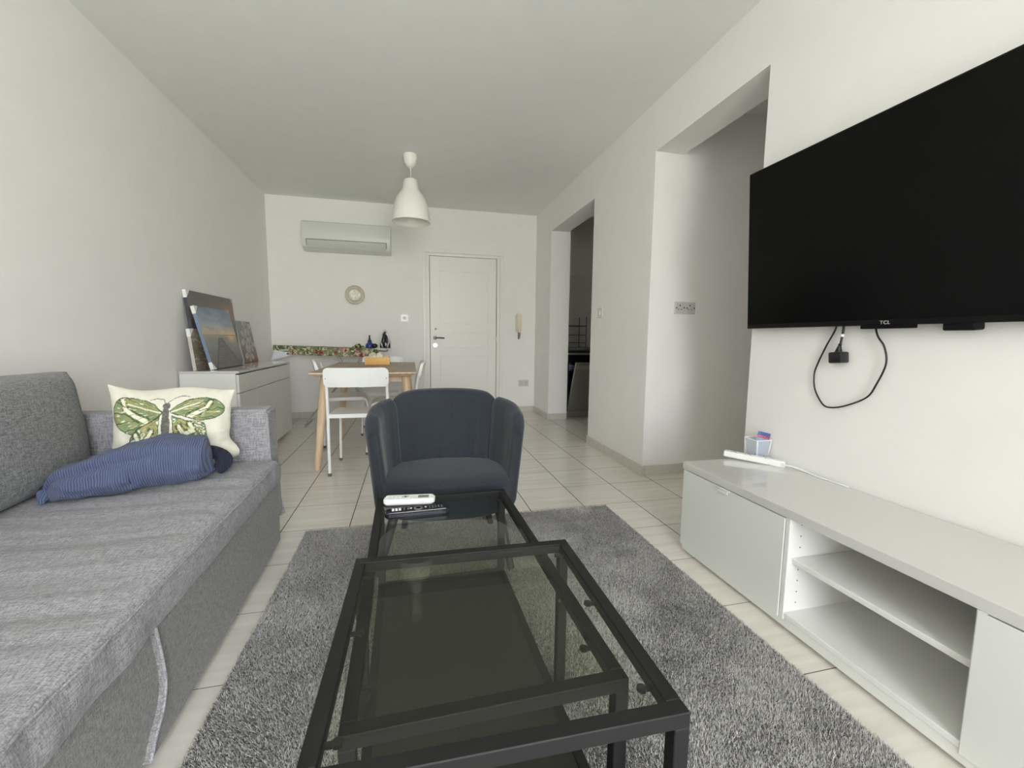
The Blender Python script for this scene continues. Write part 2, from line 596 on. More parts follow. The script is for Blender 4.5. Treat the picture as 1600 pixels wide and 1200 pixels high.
# skirting
def skirt(name, *boxes):
    bm = bmesh.new()
    for b in boxes: bx(bm, *b, bevel=0.002, seg=1)
    struct(name, bm, SKIRT)
BH = 0.075
skirt('baseboard_far', (ROOM_L, 0.155, ROOM_F - 0.01, ROOM_F, 0, BH), (1.225, ROOM_R, ROOM_F - .01, ROOM_F, 0, BH))
skirt('baseboard_left', (ROOM_L, ROOM_L + .01, ROOM_B, ROOM_F - .01, 0, BH))
skirt('baseboard_right', (ROOM_R - .01, ROOM_R, KY1 - .01, ROOM_F - .01, 0, BH), (ROOM_R, ROOM_R + T + .03, KY1 - .01, KY1, 0, BH),
      (ROOM_R - .01, ROOM_R, HY1 - .01, KY0 + .01, 0, BH), (ROOM_R, ROOM_R + .02, KY0, KY0 + .01, 0, BH), (ROOM_R - .01, ROOM_R, ROOM_B, HY0, 0, BH))
skirt('baseboard_hall', (ROOM_R, X_END, HY1 - .01, HY1, 0, BH))

# ------------------------------------------------------------------ entrance door
dr = Vector((0, 0, 0))
FR0, FR1, FRZ = 0.165, 1.215, 2.125
LX0, LX1, LZ = 0.252, 1.122, 2.035
bm = bmesh.new()
yF = ROOM_F
def architrave(bm, x0, x1, z1, w, y0, y1):
    bx(bm, x0, x0 + w, y0, y1, 0, z1 - w, bevel=.004)
    bx(bm, x1 - w, x1, y0, y1, 0, z1 - w, bevel=.004)
    bx(bm, x0, x1, y0, y1, z1 - w, z1, bevel=.004)
architrave(bm, FR0, FR1, FRZ, 0.055, yF - 0.018, yF + 0.03)
architrave(bm, FR0 + .03, FR1 - .03, FRZ - .03, 0.022, yF - 0.028, yF + 0.0)
architrave(bm, LX0 - .04, LX1 + .04, LZ + .04, 0.037, yF - 0.006, yF + 0.07)
bx(bm, LX0 - .04, LX1 + .04, yF - 0.006, yF + .03, 0, 0.01)
door = struct('door_1', bm, WHITE_PAINT)
def panelled(bm, x0, x1, z0, z1, y, panels, th=0.04, depth=0.008, m=0.014):
    """door slab with recessed, bevel-edged panels, made as one grid of boxes"""
    bx(bm, x0, x1, y + depth, y + th, z0, z1)
    xs = [panels[0][0], panels[0][1]]
    zs = sorted(set([p[2] for p in panels] + [p[3] for p in panels]))
    bx(bm, x0, xs[0], y, y + depth, z0, z1, bevel=.0025)
    bx(bm, xs[1], x1, y, y + depth, z0, z1, bevel=.0025)
    edges = [z0] + zs + [z1]
    for i in range(0, len(edges), 2):
        bx(bm, xs[0] - .001, xs[1] + .001, y, y + depth, edges[i], edges[i + 1], bevel=.0025)
    for p in panels:
        bx(bm, p[0] + m, p[1] - m, y + depth * .35, y + depth + .001, p[2] + m, p[3] - m, bevel=.003)
bm = bmesh.new()
panelled(bm, LX0 + .003, LX1 - .003, 0.008, LZ, yF + 0.004, [(0.37, 1.01, 0.16, 0.768), (0.37, 1.01, 0.862, 1.074), (0.37, 1.01, 1.176, 1.85)])
leaf = obj('door_leaf', bm, WHITE_PAINT, door)
bm = bmesh.new()
tube(bm, [(0.315, yF + .004, 1.0), (0.315, yF - .045, 1.0)], 0.010, 12)
tube(bm, smooth_path([(0.313, yF - .045, 1.0), (0.36, yF - .05, 1.002), (0.40, yF - .048, 1.0), (0.43, yF - .04, .998)], 5), 0.009, 10)
bmesh.ops.create_cone(bm, cap_ends=True, segments=24, radius1=.026, radius2=.024, depth=.008,
                      matrix=Matrix.Translation((0.315, yF, 1.0)) @ Matrix.Rotation(R(90), 4, 'X'))
obj('door_handle', bm, NICKEL, leaf, smooth=True, angle=40)
bm = bmesh.new()
bmesh.ops.create_cone(bm, cap_ends=True, segments=28, radius1=.03, radius2=.027, depth=.012,
                      matrix=Matrix.Translation((0.315, yF - .002, .905)) @ Matrix.Rotation(R(90), 4, 'X'))
bx(bm, 0.311, 0.319, yF - .012, yF - .004, .895, .915, bevel=.001)
obj('lock_cylinder', bm, CHROME, leaf, smooth=True, angle=40)
bm = bmesh.new()
bmesh.ops.create_cone(bm, cap_ends=True, segments=20, radius1=.012, radius2=.010, depth=.01,
                      matrix=Matrix.Translation((0.325, yF, 1.115)) @ Matrix.Rotation(R(90), 4, 'X'))
obj('keyhole', bm, NICKEL, leaf, smooth=True, angle=40)
for hz in (0.25, 0.99, 1.79):
    bm = bmesh.new(); tube(bm, [(LX1, yF - .004, hz - .035), (LX1, yF - .004, hz + .035)], .007, 10)
    obj('hinge', bm, CHROME, leaf, smooth=True, angle=40)

# ------------------------------------------------------------------ things fixed to the walls
# air conditioner
ac = thing('air_conditioner', 'white wall-mounted air conditioner high on the far wall', 'air conditioner', (-0.70, ROOM_F, 2.0))
bm = bmesh.new()
prof = [(0, .33), (-.13, .33), (-.185, .315), (-.20, .28), (-.205, .115), (-.17, .03), (-.11, 0.0), (0, 0.0)]
nW = .49
tb = bmesh.new()
ring0 = [tb.verts.new((-nW, y, z)) for y, z in prof]; ring1 = [tb.verts.new((nW, y, z)) for y, z in prof]
for i in range(len(prof)):
    j = (i + 1) % len(prof)
    tb.faces.new((ring0[i], ring0[j], ring1[j], ring1[i]))
tb.faces.new(ring0[::-1]); tb.faces.new(ring1)
bmesh.ops.recalc_face_normals(tb, faces=tb.faces)
bmesh.ops.bevel(tb, geom=list(tb.edges), offset=.008, segments=3, affect='EDGES')
merge(bm, tb)
ACM = new_mat('air_conditioner_casing', (0.68, 0.71, 0.66), 0.35)
obj('casing', bm, ACM, ac, smooth=True, angle=35)
bm = bmesh.new()
bx(bm, -.44, .44, -.211, -.203, .108, .112)       # seam of the flap
tube(bm, [(-.44, -.205, .112), (-.44, -.188, .045)], .003, 6)
tube(bm, [(.44, -.205, .112), (.44, -.188, .045)], .003, 6)
obj('flap_seam', bm, NICKEL, ac)
bm = bmesh.new()
rows = grid(bm, 1, 4, lambda u, v: Vector((-.435 + .87 * u, -.207 + .038 * v - .004 * math.sin(v * 3.14), .105 - .08 * v)))
rows2 = grid(bm, 1, 4, lambda u, v: Vector((-.435 + .87 * u, -.198 + .038 * v, .100 - .08 * v)))
obj('air_flap', bm, new_mat('flap_grey', (0.58, 0.6, 0.57), .4), ac, smooth=True)

# decorative plate
pl = thing('wall_plate', 'round openwork metal wall plate with a cream centre under the air conditioner', 'wall plate', (-0.652, ROOM_F, 1.513))
PEWTER = new_mat('pewter_gold', (0.60, 0.52, 0.40), 0.4, metal=0.3)
bm = bmesh.new()
rot = Matrix.Rotation(R(90), 4, 'X')
tb = bmesh.new()
lathe(tb, [(.066, .002), (.07, .010), (.075, .012), (.08, .008), (.082, .002)], n=48, cap=False)
lathe(tb, [(.105, .012), (.108, .018), (.113, .020), (.116, .014), (.114, .008), (.105, .010)], n=60, cap=False)
for k in range(36):
    a = 2 * math.pi * k / 36
    c1, s1 = math.cos(a), math.sin(a)
    tube(tb, smooth_path([(.08 * c1, .08 * s1, .008), (.093 * math.cos(a + .05), .093 * math.sin(a + .05), .016), (.107 * math.cos(a + .0), .107 * math.sin(a + .0), .015)], 3), .0028, 5)
tb.transform(rot); merge(bm, tb)
obj('openwork_rim', bm, PEWTER, pl, smooth=True)
bm = bmesh.new()
for k in range(36):
    a = 2 * math.pi * (k + .5) / 36
    bmesh.ops.create_uvsphere(bm, u_segments=8, v_segments=6, radius=.0055, matrix=Matrix.Translation((.1 * math.cos(a), -.016, .1 * math.sin(a))))
obj('bead_ring', bm, new_mat('ivory_beads', (.95, .92, .82), .35), pl, smooth=True)
bm = bmesh.new()
tb = bmesh.new(); lathe(tb, [(.0, .003), (.05, .004), (.06, .008), (.068, .009), (.069, .002)], n=48, cap=False); tb.transform(rot); merge(bm, tb)
pc = obj('plate_centre', bm, vcol_mat('cream_enamel', .35), pl, smooth=True)
pm_ = add_noise(new_mat('cream_enamel_marked', (.80, .75, .64), .35), 30, .35)
pc.data.materials.clear(); pc.data.materials.append(pm_)

def wall_plate_box(name, label, cat, x, z, w, h, y=ROOM_F, mat=PLASTIC, d=.012):
    t = thing(name, label, cat, (x, y, z))
    bm = bmesh.new(); bx(bm, -w / 2, w / 2, -d, 0, -h / 2, h / 2, bevel=.003)
    obj('faceplate', bm, mat, t)
    return t
t = wall_plate_box('thermostat', 'small square white thermostat with a grey display left of the entrance door', 'thermostat', -.066, 1.245, .092, .092, d=.02, mat=new_mat('bright_white_plastic', (.95, .95, .95), .3))
bm = bmesh.new(); bx(bm, -.018, .018, -.024, -.018, -.018, .018, bevel=.002); obj('display', bm, new_mat('grey_display', (.28, .27, .28), .25), t)
t = wall_plate_box('blank_socket', 'pale grey double wall socket low on the wall right of the entrance door', 'socket', 1.508, .395, .14, .088, mat=PLASTIC_D)
bm = bmesh.new()
for sx in (-.033, .033):
    bx(bm, sx - .024, sx + .024, -.0135, -.011, -.03, .03, bevel=.001)
obj('socket_face', bm, new_mat('socket_face_grey', (.55, .55, .53), .4), t)

# intercom
ic = thing('intercom_phone', 'cream door intercom handset hanging right of the entrance door', 'intercom', (1.425, ROOM_F, 1.17))
CREAM = new_mat('cream_plastic', (.72, .67, .55), .4)
bm = bmesh.new()
tb = bmesh.new(); prism(tb, rrect(.085, .25, .035), 0, .028, bevel=.008); tb.transform(rot); tb.transform(Matrix.Translation((0, 0, .04))); merge(bm, tb)
obj('base_unit', bm, CREAM, ic, smooth=True, angle=50)
bm = bmesh.new()
tb = bmesh.new(); prism(tb, rrect(.055, .255, .025), .03, .055, bevel=.01); tb.transform(rot); tb.transform(Matrix.Translation((-.005, 0, .045)) @ Matrix.Rotation(R(-2), 4, 'Y')); merge(bm, tb)
obj('handset', bm, CREAM, ic, smooth=True, angle=50)
bm = bmesh.new()
pts = []
for k in range(90):
    a = k * .9
    zc = -.095 - .06 * math.sin(min(1, k / 89) * math.pi * .5) - .02
    pts.append((.02 - .012 * k / 89 + .007 * math.cos(a), -.02 + .007 * math.sin(a), -.09 - .085 * k / 89))
tube(bm, pts, .0028, 5)
pts = []
for k in range(90):
    a = k * .9
    pts.append((-.002 + .007 * math.cos(a), -.02 + .007 * math.sin(a), -.175 + .095 * k / 89))
tube(bm, pts, .0028, 5)
obj('coiled_cord', bm, new_mat('grey_cord', (.4, .38, .34), .5), ic, smooth=True)

# light switch on the right wall pier and the sockets in the hall
sw = thing('light_switch', 'single white light switch on the pier between hall and kitchen openings', 'light switch', (ROOM_R, 3.55, 1.238), 0)
bm = bmesh.new(); bx(bm, -.012, 0, -.044, .044, -.044, .044, bevel=.003); obj('faceplate', bm, PLASTIC_D, sw)
bm = bmesh.new(); bx(bm, -.017, -.010, -.012, .012, -.02, .02, bevel=.002); obj('rocker', bm, PLASTIC, sw)
hs = thing('double_socket', 'white double power socket with dark screw caps on the hall wall', 'socket', (1.945, HY1, 1.235))
bm = bmesh.new(); bx(bm, -.083, .083, -.012, 0, -.043, .043, bevel=.003); obj('faceplate', bm, PLASTIC_D, hs)
bm = bmesh.new()
for sx in (-.041, .041):
    bx(bm, sx - .034, sx + .034, -.0145, -.011, -.034, .034, bevel=.0015)
obj('socket_face', bm, new_mat('socket_white', (.58, .57, .54), .4), hs)
for sx in (-.073, -.012, .012, .073):
    bm = bmesh.new()
    bmesh.ops.create_cone(bm, cap_ends=True, segments=14, radius1=.005, radius2=.0045, depth=.004, matrix=Matrix.Translation((sx, -.0155, 0)) @ rot)
    obj('screw_cap', bm, NICKEL, hs)
for sx in (-.045, .037):
    for b_ in ((sx - .004, sx + .004, -.0155, -.013, .012, .022), (sx - .016, sx - .008, -.0155, -.013, -.014, -.008), (sx + .008, sx + .016, -.0155, -.013, -.014, -.008)):
        bm = bmesh.new(); bx(bm, *b_); obj('pin_hole', bm, NICKEL, hs)

# pendant lamp
lp = thing('pendant_lamp', 'white bell-shaped pendant lamp hanging from the ceiling over the dining table', 'lamp', (0.025, 4.10, ROOM_H))
LAMPW = new_mat('white_lamp_shade', (.85, .85, .79), .3)
bm = bmesh.new(); lathe(bm, [(.0, 0), (.058, 0), (.062, -.02), (.056, -.06), (.042, -.09), (.02, -.108), (.008, -.112), (.008, -.13), (.0, -.132)], n=32, cap=False)
obj('ceiling_rose', bm, LAMPW, lp, smooth=True, angle=50)
bm = bmesh.new(); tube(bm, [(0, 0, -.13), (.001, 0, -.2), (0, 0, -.24)], .0035, 8); obj('cord', bm, LAMPW, lp, smooth=True)
bm = bmesh.new()
outer = [(.02, -.213), (.05, -.213), (.060, -.218), (.064, -.24), (.072, -.30), (.10, -.335), (.128, -.375), (.148, -.43), (.160, -.49), (.168, -.55), (.173, -.585)]
inner = [(r - .004, z + .002) for r, z in outer[::-1]]
lathe(bm, outer + inner[:-1] + [(.02, -.217)], n=64, cap=False)
obj('lamp_shade', bm, LAMPW, lp, smooth=True, angle=60)
bm = bmesh.new(); lathe(bm, [(.0, -.235), (.022, -.235), (.022, -.29), (.0, -.29)], n=20, cap=False); obj('bulb_holder', bm, PLASTIC, lp, smooth=True, angle=40)
bm = bmesh.new(); lathe(bm, [(.012, -.29), (.028, -.34), (.03, -.37), (.02, -.395), (.0, -.402)], n=20, cap=False)
obj('bulb', bm, new_mat('frosted_bulb', (.85, .85, .8), .3), lp, smooth=True)

# ------------------------------------------------------------------ rug
RX0, RX1, RY0, RY1 = -0.53, 1.13, -0.13, 2.265
rug = thing('shaggy_rug', 'large grey shaggy rug on the floor under the glass coffee tables', 'rug', ((RX0 + RX1) / 2, (RY0 + RY1) / 2, 0))
bm = bmesh.new(); bx(bm, -(RX1 - RX0) / 2, (RX1 - RX0) / 2, -(RY1 - RY0) / 2, (RY1 - RY0) / 2, 0, .008, bevel=.003)
obj('backing', bm, add_noise(new_mat('rug_backing', (.13, .13, .125), .95), 120, .4), rug)
NT = 620000
w_, d_ = (RX1 - RX0) / 2, (RY1 - RY0) / 2
tx = rng.uniform(-w_, w_, NT); ty = rng.uniform(-d_, d_, NT)
ang = rng.uniform(0, 2 * np.pi, NT); la = rng.uniform(0, 2 * np.pi, NT)
patch = vnoise(tx * 6 + 20, ty * 6 + 20, 3) * .6 + vnoise(tx * 17 + 40, ty * 17 + 20, 4) * .4
hgt = rng.uniform(.006, .013, NT)
lean = rng.uniform(.001, .007, NT)
bias = (patch - .5) * .010
wd = .0017
P = np.empty((NT, 3, 3), dtype=np.float32)
P[:, 0, 0] = tx - wd * np.cos(ang); P[:, 0, 1] = ty - wd * np.sin(ang); P[:, 0, 2] = .006
P[:, 1, 0] = tx + wd * np.cos(ang); P[:, 1, 1] = ty + wd * np.sin(ang); P[:, 1, 2] = .006
P[:, 2, 0] = tx + lean * np.cos(la) + bias; P[:, 2, 1] = ty + lean * np.sin(la) + bias; P[:, 2, 2] = .006 + hgt
me = bpy.data.meshes.new('pile')
me.vertices.add(NT * 3); me.vertices.foreach_set('co', P.ravel())
me.loops.add(NT * 3); me.loops.foreach_set('vertex_index', np.arange(NT * 3, dtype=np.int32))
me.polygons.add(NT); me.polygons.foreach_set('loop_start', np.arange(0, NT * 3, 3, dtype=np.int32))
me.polygons.foreach_set('loop_total', np.full(NT, 3, dtype=np.int32))
me.update(calc_edges=True)
g = rng.uniform(.24, .62, NT) * (0.92 + .16 * patch)
cols = np.ones((NT, 3, 4), dtype=np.float32)
for k in range(3):
    cols[:, k, 0] = g; cols[:, k, 1] = g * .965; cols[:, k, 2] = g * .93
ca = me.color_attributes.new('Col', 'FLOAT_COLOR', 'POINT'); ca.data.foreach_set('color', cols.ravel())
pile = bpy.data.objects.new('pile', me); COL.objects.link(pile); pile.parent = rug
pile['kind'] = 'stuff'
me.materials.append(vcol_mat('rug_pile', .9, .15))

# ------------------------------------------------------------------ sofa bed
SOFA_TOP = woven('sofa_melange_grey', srgb(112, 111, 115), srgb(164, 163, 167), 330, bump=.5)
SOFA_LOW = woven('sofa_melange_dark', srgb(98, 97, 96), srgb(150, 149, 148), 420, bump=.35)
sofa = thing('sofa_bed', 'grey fabric sofa bed along the left wall', 'sofa', (-0.605, 2.15, 0), R(1.5))
SL = 2.2
def seat_fn(u, v):
    y = -SL * u
    # profile points along v: back -> front top edge -> front face
    prof = [(-.93, .425), (-.6, .432), (-.3, .435), (-.1, .434), (-.035, .431), (-.012, .424), (-.001, .41), (.004, .38), (.003, .34), (-.006, .318), (-.03, .312)]
    seg = [0, .30, .58, .76, .83, .87, .90, .93, .96, .985, 1.0]
    for i in range(len(seg) - 1):
        if v <= seg[i + 1] + 1e-9:
            k = (v - seg[i]) / (seg[i + 1] - seg[i])
            x = prof[i][0] + k * (prof[i + 1][0] - prof[i][0]); z = prof[i][1] + k * (prof[i + 1][1] - prof[i][1])
            break
    top = max(0.0, min(1.0, (.88 - v) / .08))
    # long soft creases running across the seat
    ph = y * 1.0 + .10 * x + .02 * math.sin(x * 7 + y * 3)
    n1 = noise.noise(Vector((x * 1.1, ph * 13, 0.3)))
    n2 = noise.noise(Vector((x * 2.3 + 5, ph * 30, 1.7)))
    n3 = noise.noise(Vector((x * 3.0, y * 3.0, 4.2)))
    z += top * (.0085 * n1 + .0035 * n2 + .004 * n3)
    if v > .88:
        x += .006 * noise.noise(Vector((y * 9, z * 12, 2.0))) + .003 * noise.noise(Vector((y * 25, z * 8, 7.0)))
    edge = min(u, 1 - u) * SL
    if edge < .02 and v < .9: z -= (.02 - edge) * .6
    return Vector((x, y, z))
bm = bmesh.new()
grid(bm, 330, 90, seat_fn)
obj('seat_mattress', bm, SOFA_TOP, sofa, smooth=True)
bm = bmesh.new()
pts = []
for i in range(160):
    u = i / 159
    p = seat_fn(u, .895); pts.append((p.x + .002, p.y, p.z + .001))
tube(bm, pts, .0028, 6)
obj('seam_piping', bm, SOFA_TOP, sofa, smooth=True)
bm = bmesh.new(); bx(bm, -.92, -.024, -SL, -.006, .032, .316, bevel=.008, seg=3)
CURVE = [(-1.060, .322), (-1.047, .26), (-1.037, .20), (-1.037, .155), (-1.055, .11), (-1.09, .075), (-1.12, .034)]
cv_ = [(p.x, p.y) for p in smooth_path([(a, b, 0) for a, b in CURVE], 6)]
tb = bmesh.new(); prism(tb, [(-.006, .034), (-.006, .322)] + cv_, .045, .012)
# turn (y, z, depth) into (x, y, z)
for v in tb.verts: v.co = Vector((-v.co.z, v.co.x, v.co.y))
merge(bm, tb)
obj('base', bm, SOFA_LOW, sofa, smooth=True, angle=40)
bm = bmesh.new()
tube(bm, [(-.010, y_, z_) for y_, z_ in cv_], .004, 8)
obj('edge_piping', bm, SOFA_TOP, sofa, smooth=True, label='pale curved piping on the edge of the front panel')
# back cushion
def cushion(bm, x0, x1, y0, y1, z0, z1, puff=.02, r=.03, lean=0.0, nu=60, nv=28, seed=0.0, crown=0.0):
    """padded slab: x is thickness; front (x1) and back (x0) faces puffed, rounded edges"""
    def f(u, v, side):
        a = u * 2 - 1; b = v * 2 - 1
        ea = (1 - abs(a) ** 10); eb = (1 - abs(b) ** 8)
        e = max(0.0, ea * eb) ** .5
        y = y0 + (y1 - y0) * u; z = z0 + (z1 - z0) * v
        xm = (x0 + x1) / 2; h = (x1 - x0) / 2
        pf = puff * (1 - a * a) ** .5 * (1 - b * b) ** .5 if side > 0 else 0
        x = xm + side * (h * (.25 + .75 * e) + pf)
        z += crown * (1 - a * a) * max(0, b)
        x += lean * (z - z0)
        x += .006 * noise.noise(Vector((y * 3 + seed, z * 4, 1.3))) + .003 * noise.noise(Vector((y * 9 + seed, z * 11, 3.3)))
        z += .005 * noise.noise(Vector((y * 5 + seed, b, 8.1)))
        return Vector((x, y, z))
    A = grid(bm, nu, nv, lambda u, v: f(u, v, 1)); B = grid(bm, nu, nv, lambda u, v: f(u, v, -1))
    def loop(rw):
        n, m = len(rw), len(rw[0])
        return [rw[i][0] for i in range(n)] + [rw[n - 1][j] for j in range(1, m)] + [rw[i][m - 1] for i in range(n - 2, -1, -1)] + [rw[0][j] for j in range(m - 2, 0, -1)]
    la_, lb_ = loop(A), loop(B)
    for k in range(len(la_)):
        k2 = (k + 1) % len(la_)
        bm.faces.new((la_[k], lb_[k], lb_[k2], la_[k2]))
SOFA_BACK = woven('sofa_back_grey', srgb(92, 93, 95), srgb(150, 151, 152), 330, bump=.5)
bm = bmesh.new(); cushion(bm, -.84, -.655, -2.16, -.02, .432, .845, puff=.03, lean=-.10, crown=.012)
obj('back_cushion', bm, SOFA_BACK, sofa, smooth=True)
bm = bmesh.new(); bx(bm, -.955, -.86, -2.19, -.004, .06, .78, bevel=.015, seg=3); obj('back_frame', bm, SOFA_LOW, sofa, smooth=True, angle=40)
for yy0, yy1 in ((.002, .125), (-SL - .125, -SL - .002)):
    bm = bmesh.new()
    tb = bmesh.new(); prism(tb, [(-.955, .085), (-.06, .085), (-.030, .12), (-.030, .20), (-.038, .64), (-.038, .662), (-.955, .662)], -yy1, -yy0)
    # prism built in (x, z) plane: turn it upright
    tb.transform(Matrix.Rotation(R(90), 4, 'X'))
    bmesh.ops.bevel(tb, geom=[e for e in tb.edges], offset=.018, segments=5, affect='EDGES', clamp_overlap=True)
    merge(bm, tb)
    obj('armrest', bm, SOFA_TOP, sofa, smooth=True, angle=50)
for fx, fy, fh in ((-.10, .045, .09), (-.85, .045, .09), (-.10, -SL + .06, .034), (-.85, -SL + .06, .034)):
    bm = bmesh.new(); lathe(bm, [(.022, 0), (.026, .004), (.024, fh)], c=(fx, fy, 0), n=20)
    obj('foot', bm, DARKP, sofa, smooth=True, angle=40)

# ------------------------------------------------------------------ butterfly cushion
pw, ph_ = .215, .178
pil = thing('butterfly_cushion', 'cream cushion printed with a large green butterfly, propped in the sofa corner', 'cushion', (-.950, 1.975, .440), R(13))
def pillow_pt(u, v, side):
    a = u * 2 - 1; b = v * 2 - 1
    # pinched corners
    k = 1 - .13 * (1 - abs(a) ** 2.2) * abs(b) ** 1.5 * .55
    k2 = 1 - .12 * (1 - abs(b) ** 2.2) * abs(a) ** 1.5 * .75
    x = a * pw * k2; z = b * ph_ * k
    e = max(0, (1 - abs(a) ** 2.6)) ** .62 * max(0, (1 - abs(b) ** 2.6)) ** .62
    th = .062 * e
    wr = .012 * noise.noise(Vector((x * 14, z * 14, 2 + side))) * e ** .5 + .006 * noise.noise(Vector((x * 34, z * 30, 5 + side)))
    y = -side * th + wr
    # sag of the lower right corner
    if a > .2 and b < 0:
        s = (a - .2) / .8 * (-b)
        y += .04 * s * s + .012 * math.sin(9 * z / ph_) * s
        x += .02 * s * math.sin(6 * b)
        z -= .012 * s
    z += .014 * (-a) * max(0, b) + .010 * math.sin(a * 4.0 + .6) * max(0, b) ** 2
    z += .05 * max(0, a) ** 3 * max(0, -b)
    lean = .26
    zz = z + ph_
    return Vector((x, y + lean * zz, zz * .97))
bm = bmesh.new()
NU, NV = 260, 190
A = grid(bm, NU, NV, lambda u, v: pillow_pt(u, v, 1))
B = grid(bm, 60, 44, lambda u, v: pillow_pt(u, v, -1))
cushion_front_uv = [(i / NU, j / NV) for i in range(NU + 1) for j in range(NV + 1)]
PILM = vcol_mat('printed_cotton', .9, .15, bump=.3, bump_scale=500)
po_ = obj('butterfly_print_cover', bm, PILM, pil, smooth=True)
nfront = (NU + 1) * (NV + 1)
def paint_butterfly(co):
    n = len(co)
    out = np.tile(np.array(srgb(206, 203, 190)), (n, 1))
    uv = np.array(cushion_front_uv)
    X = 40 + uv[:, 0] * 1180          # the drawing's own frame
    Y = 800 - uv[:, 1] * 730
    X = X + 7 * (vnoise(X / 40, Y / 40, 2) - .5); Y = Y + 7 * (vnoise(X / 40 + 9, Y / 40, 3) - .5)
    c = np.tile(np.array(srgb(206, 203, 190)), (nfront, 1))
    c *= (1 + .05 * (vnoise(X / 30, Y / 30, 1) - .5))[:, None]
    green = np.array(srgb(120, 134, 98)); dk = np.array(srgb(74, 88, 62)); cream = np.array(srgb(214, 210, 188)); gold = np.array(srgb(150, 140, 92)); teal = np.array(srgb(106, 134, 118)); grey = np.array(srgb(105, 103, 98))
    def wing(poly, root, band, kind):
        poly = [(p.x, p.y) for p in smooth_path([(a, b, 0) for a, b in poly + poly[:1]], 5)][:-1]
        ins, d = in_poly(X, Y, poly)
        ang = np.arctan2(Y - root[1], X - root[0]); rad = np.hypot(X - root[0], Y - root[1])
        vein = np.abs(np.sin(ang * 17 + vnoise(X / 60, Y / 60, 5) * 1.2))
        n1 = vnoise(X / 16, Y / 16, 6); n2 = vnoise(X / 45, Y / 45, 7)
        w = np.tile(green, (nfront, 1))
        fib = vnoise(ang * 38 + 400, rad / 55 + 3, 14)
        w = w * (.72 + .35 * n1 + .35 * fib)[:, None]
        w = np.where((fib > .78)[:, None], cream * .95, w)
        t = np.clip((n2 - .35) * 2.2, 0, 1)[:, None]
        w = w * (1 - .5 * t) + gold * .5 * t
        if kind == 'low':
            t = (vnoise(X / 22, Y / 22, 9) > .62)[:, None]
            w = np.where(t, teal * .9, w)
            t = ((vnoise(X / 13 + 9, Y / 13, 10) > .66))[:, None]
            w = np.where(t, cream, w)
            t = ((rad > 90) & (rad < 220) & (vein > .45))[:, None]
            w = np.where(t, gold * 1.15, w)
        w = np.where((vein < .16)[:, None], dk, w)
        # cream band
        dm = np.full(nfront, 1e9)
        for (x1, y1), (x2, y2) in zip(band, band[1:]):
            dx, dy = x2 - x1, y2 - y1
            tt = np.clip(((X - x1) * dx + (Y - y1) * dy) / (dx * dx + dy * dy), 0, 1)
            dm = np.minimum(dm, np.hypot(X - x1 - tt * dx, Y - y1 - tt * dy))
        w = np.where(((dm < 17 + 9 * (n1 - .5)) & (vein > .1))[:, None], cream, w)
        w = np.where(((dm > 17) & (dm < 36) & (n1 > .45))[:, None], dk * 1.1, w)
        w = np.where((d < 4 + 8 * n1)[:, None], dk, w)
        c[ins] = w[ins]
    wing([(540, 300), (450, 345), (330, 400), (250, 480), (262, 540), (300, 600), (400, 640), (500, 600), (515, 450), (530, 340)], (560, 300), [(310, 450), (340, 520), (400, 520), (450, 430)], 'low')
    wing([(630, 300), (760, 345), (900, 365), (955, 400), (970, 520), (930, 600), (800, 640), (680, 600), (650, 500), (640, 400)], (610, 300), [(800, 380), (830, 440), (740, 470), (700, 400)], 'low')
    wing([(555, 265), (480, 200), (370, 155), (200, 145), (110, 190), (70, 280), (90, 360), (160, 410), (270, 450), (330, 400), (450, 350), (545, 295)], (570, 275), [(170, 170), (210, 250), (300, 300), (410, 345)], 'up')
    wing([(615, 265), (700, 210), (820, 165), (960, 150), (1080, 180), (1150, 240), (1145, 300), (1050, 345), (900, 360), (760, 320), (640, 290)], (600, 275), [(1000, 190), (960, 245), (890, 280), (800, 318)], 'up')
    # leading streak of each upper wing
    for (x1, y1, x2, y2) in ((540, 275, 230, 200), (630, 275, 900, 200)):
        dx, dy = x2 - x1, y2 - y1
        tt = np.clip(((X - x1) * dx + (Y - y1) * dy) / (dx * dx + dy * dy), 0, 1)
        dd = np.hypot(X - x1 - tt * dx, Y - y1 - tt * dy)
        c[dd < 5] = cream
    # body and feelers
    for (cx, cy, rx, ry) in ((592, 220, 34, 26), (585, 285, 30, 60), (580, 400, 38, 115)):
        e = ((X - cx) / rx) ** 2 + ((Y - cy) / ry) ** 2
        m = e < 1
        c[m] = grey * (.6 + .6 * vnoise(X[m] / 12, Y[m] / 8, 12))[:, None]
    for pts_ in ([(585, 200), (560, 165), (500, 150), (440, 160)], [(605, 195), (650, 160), (720, 145), (800, 152)]):
        for (x1, y1), (x2, y2) in zip(pts_, pts_[1:]):
            dx, dy = x2 - x1, y2 - y1
            tt = np.clip(((X - x1) * dx + (Y - y1) * dy) / (dx * dx + dy * dy), 0, 1)
            c[np.hypot(X - x1 - tt * dx, Y - y1 - tt * dy) < 3.2] = grey
    out[:nfront] = c
    return out
color_verts(po_, paint_butterfly)

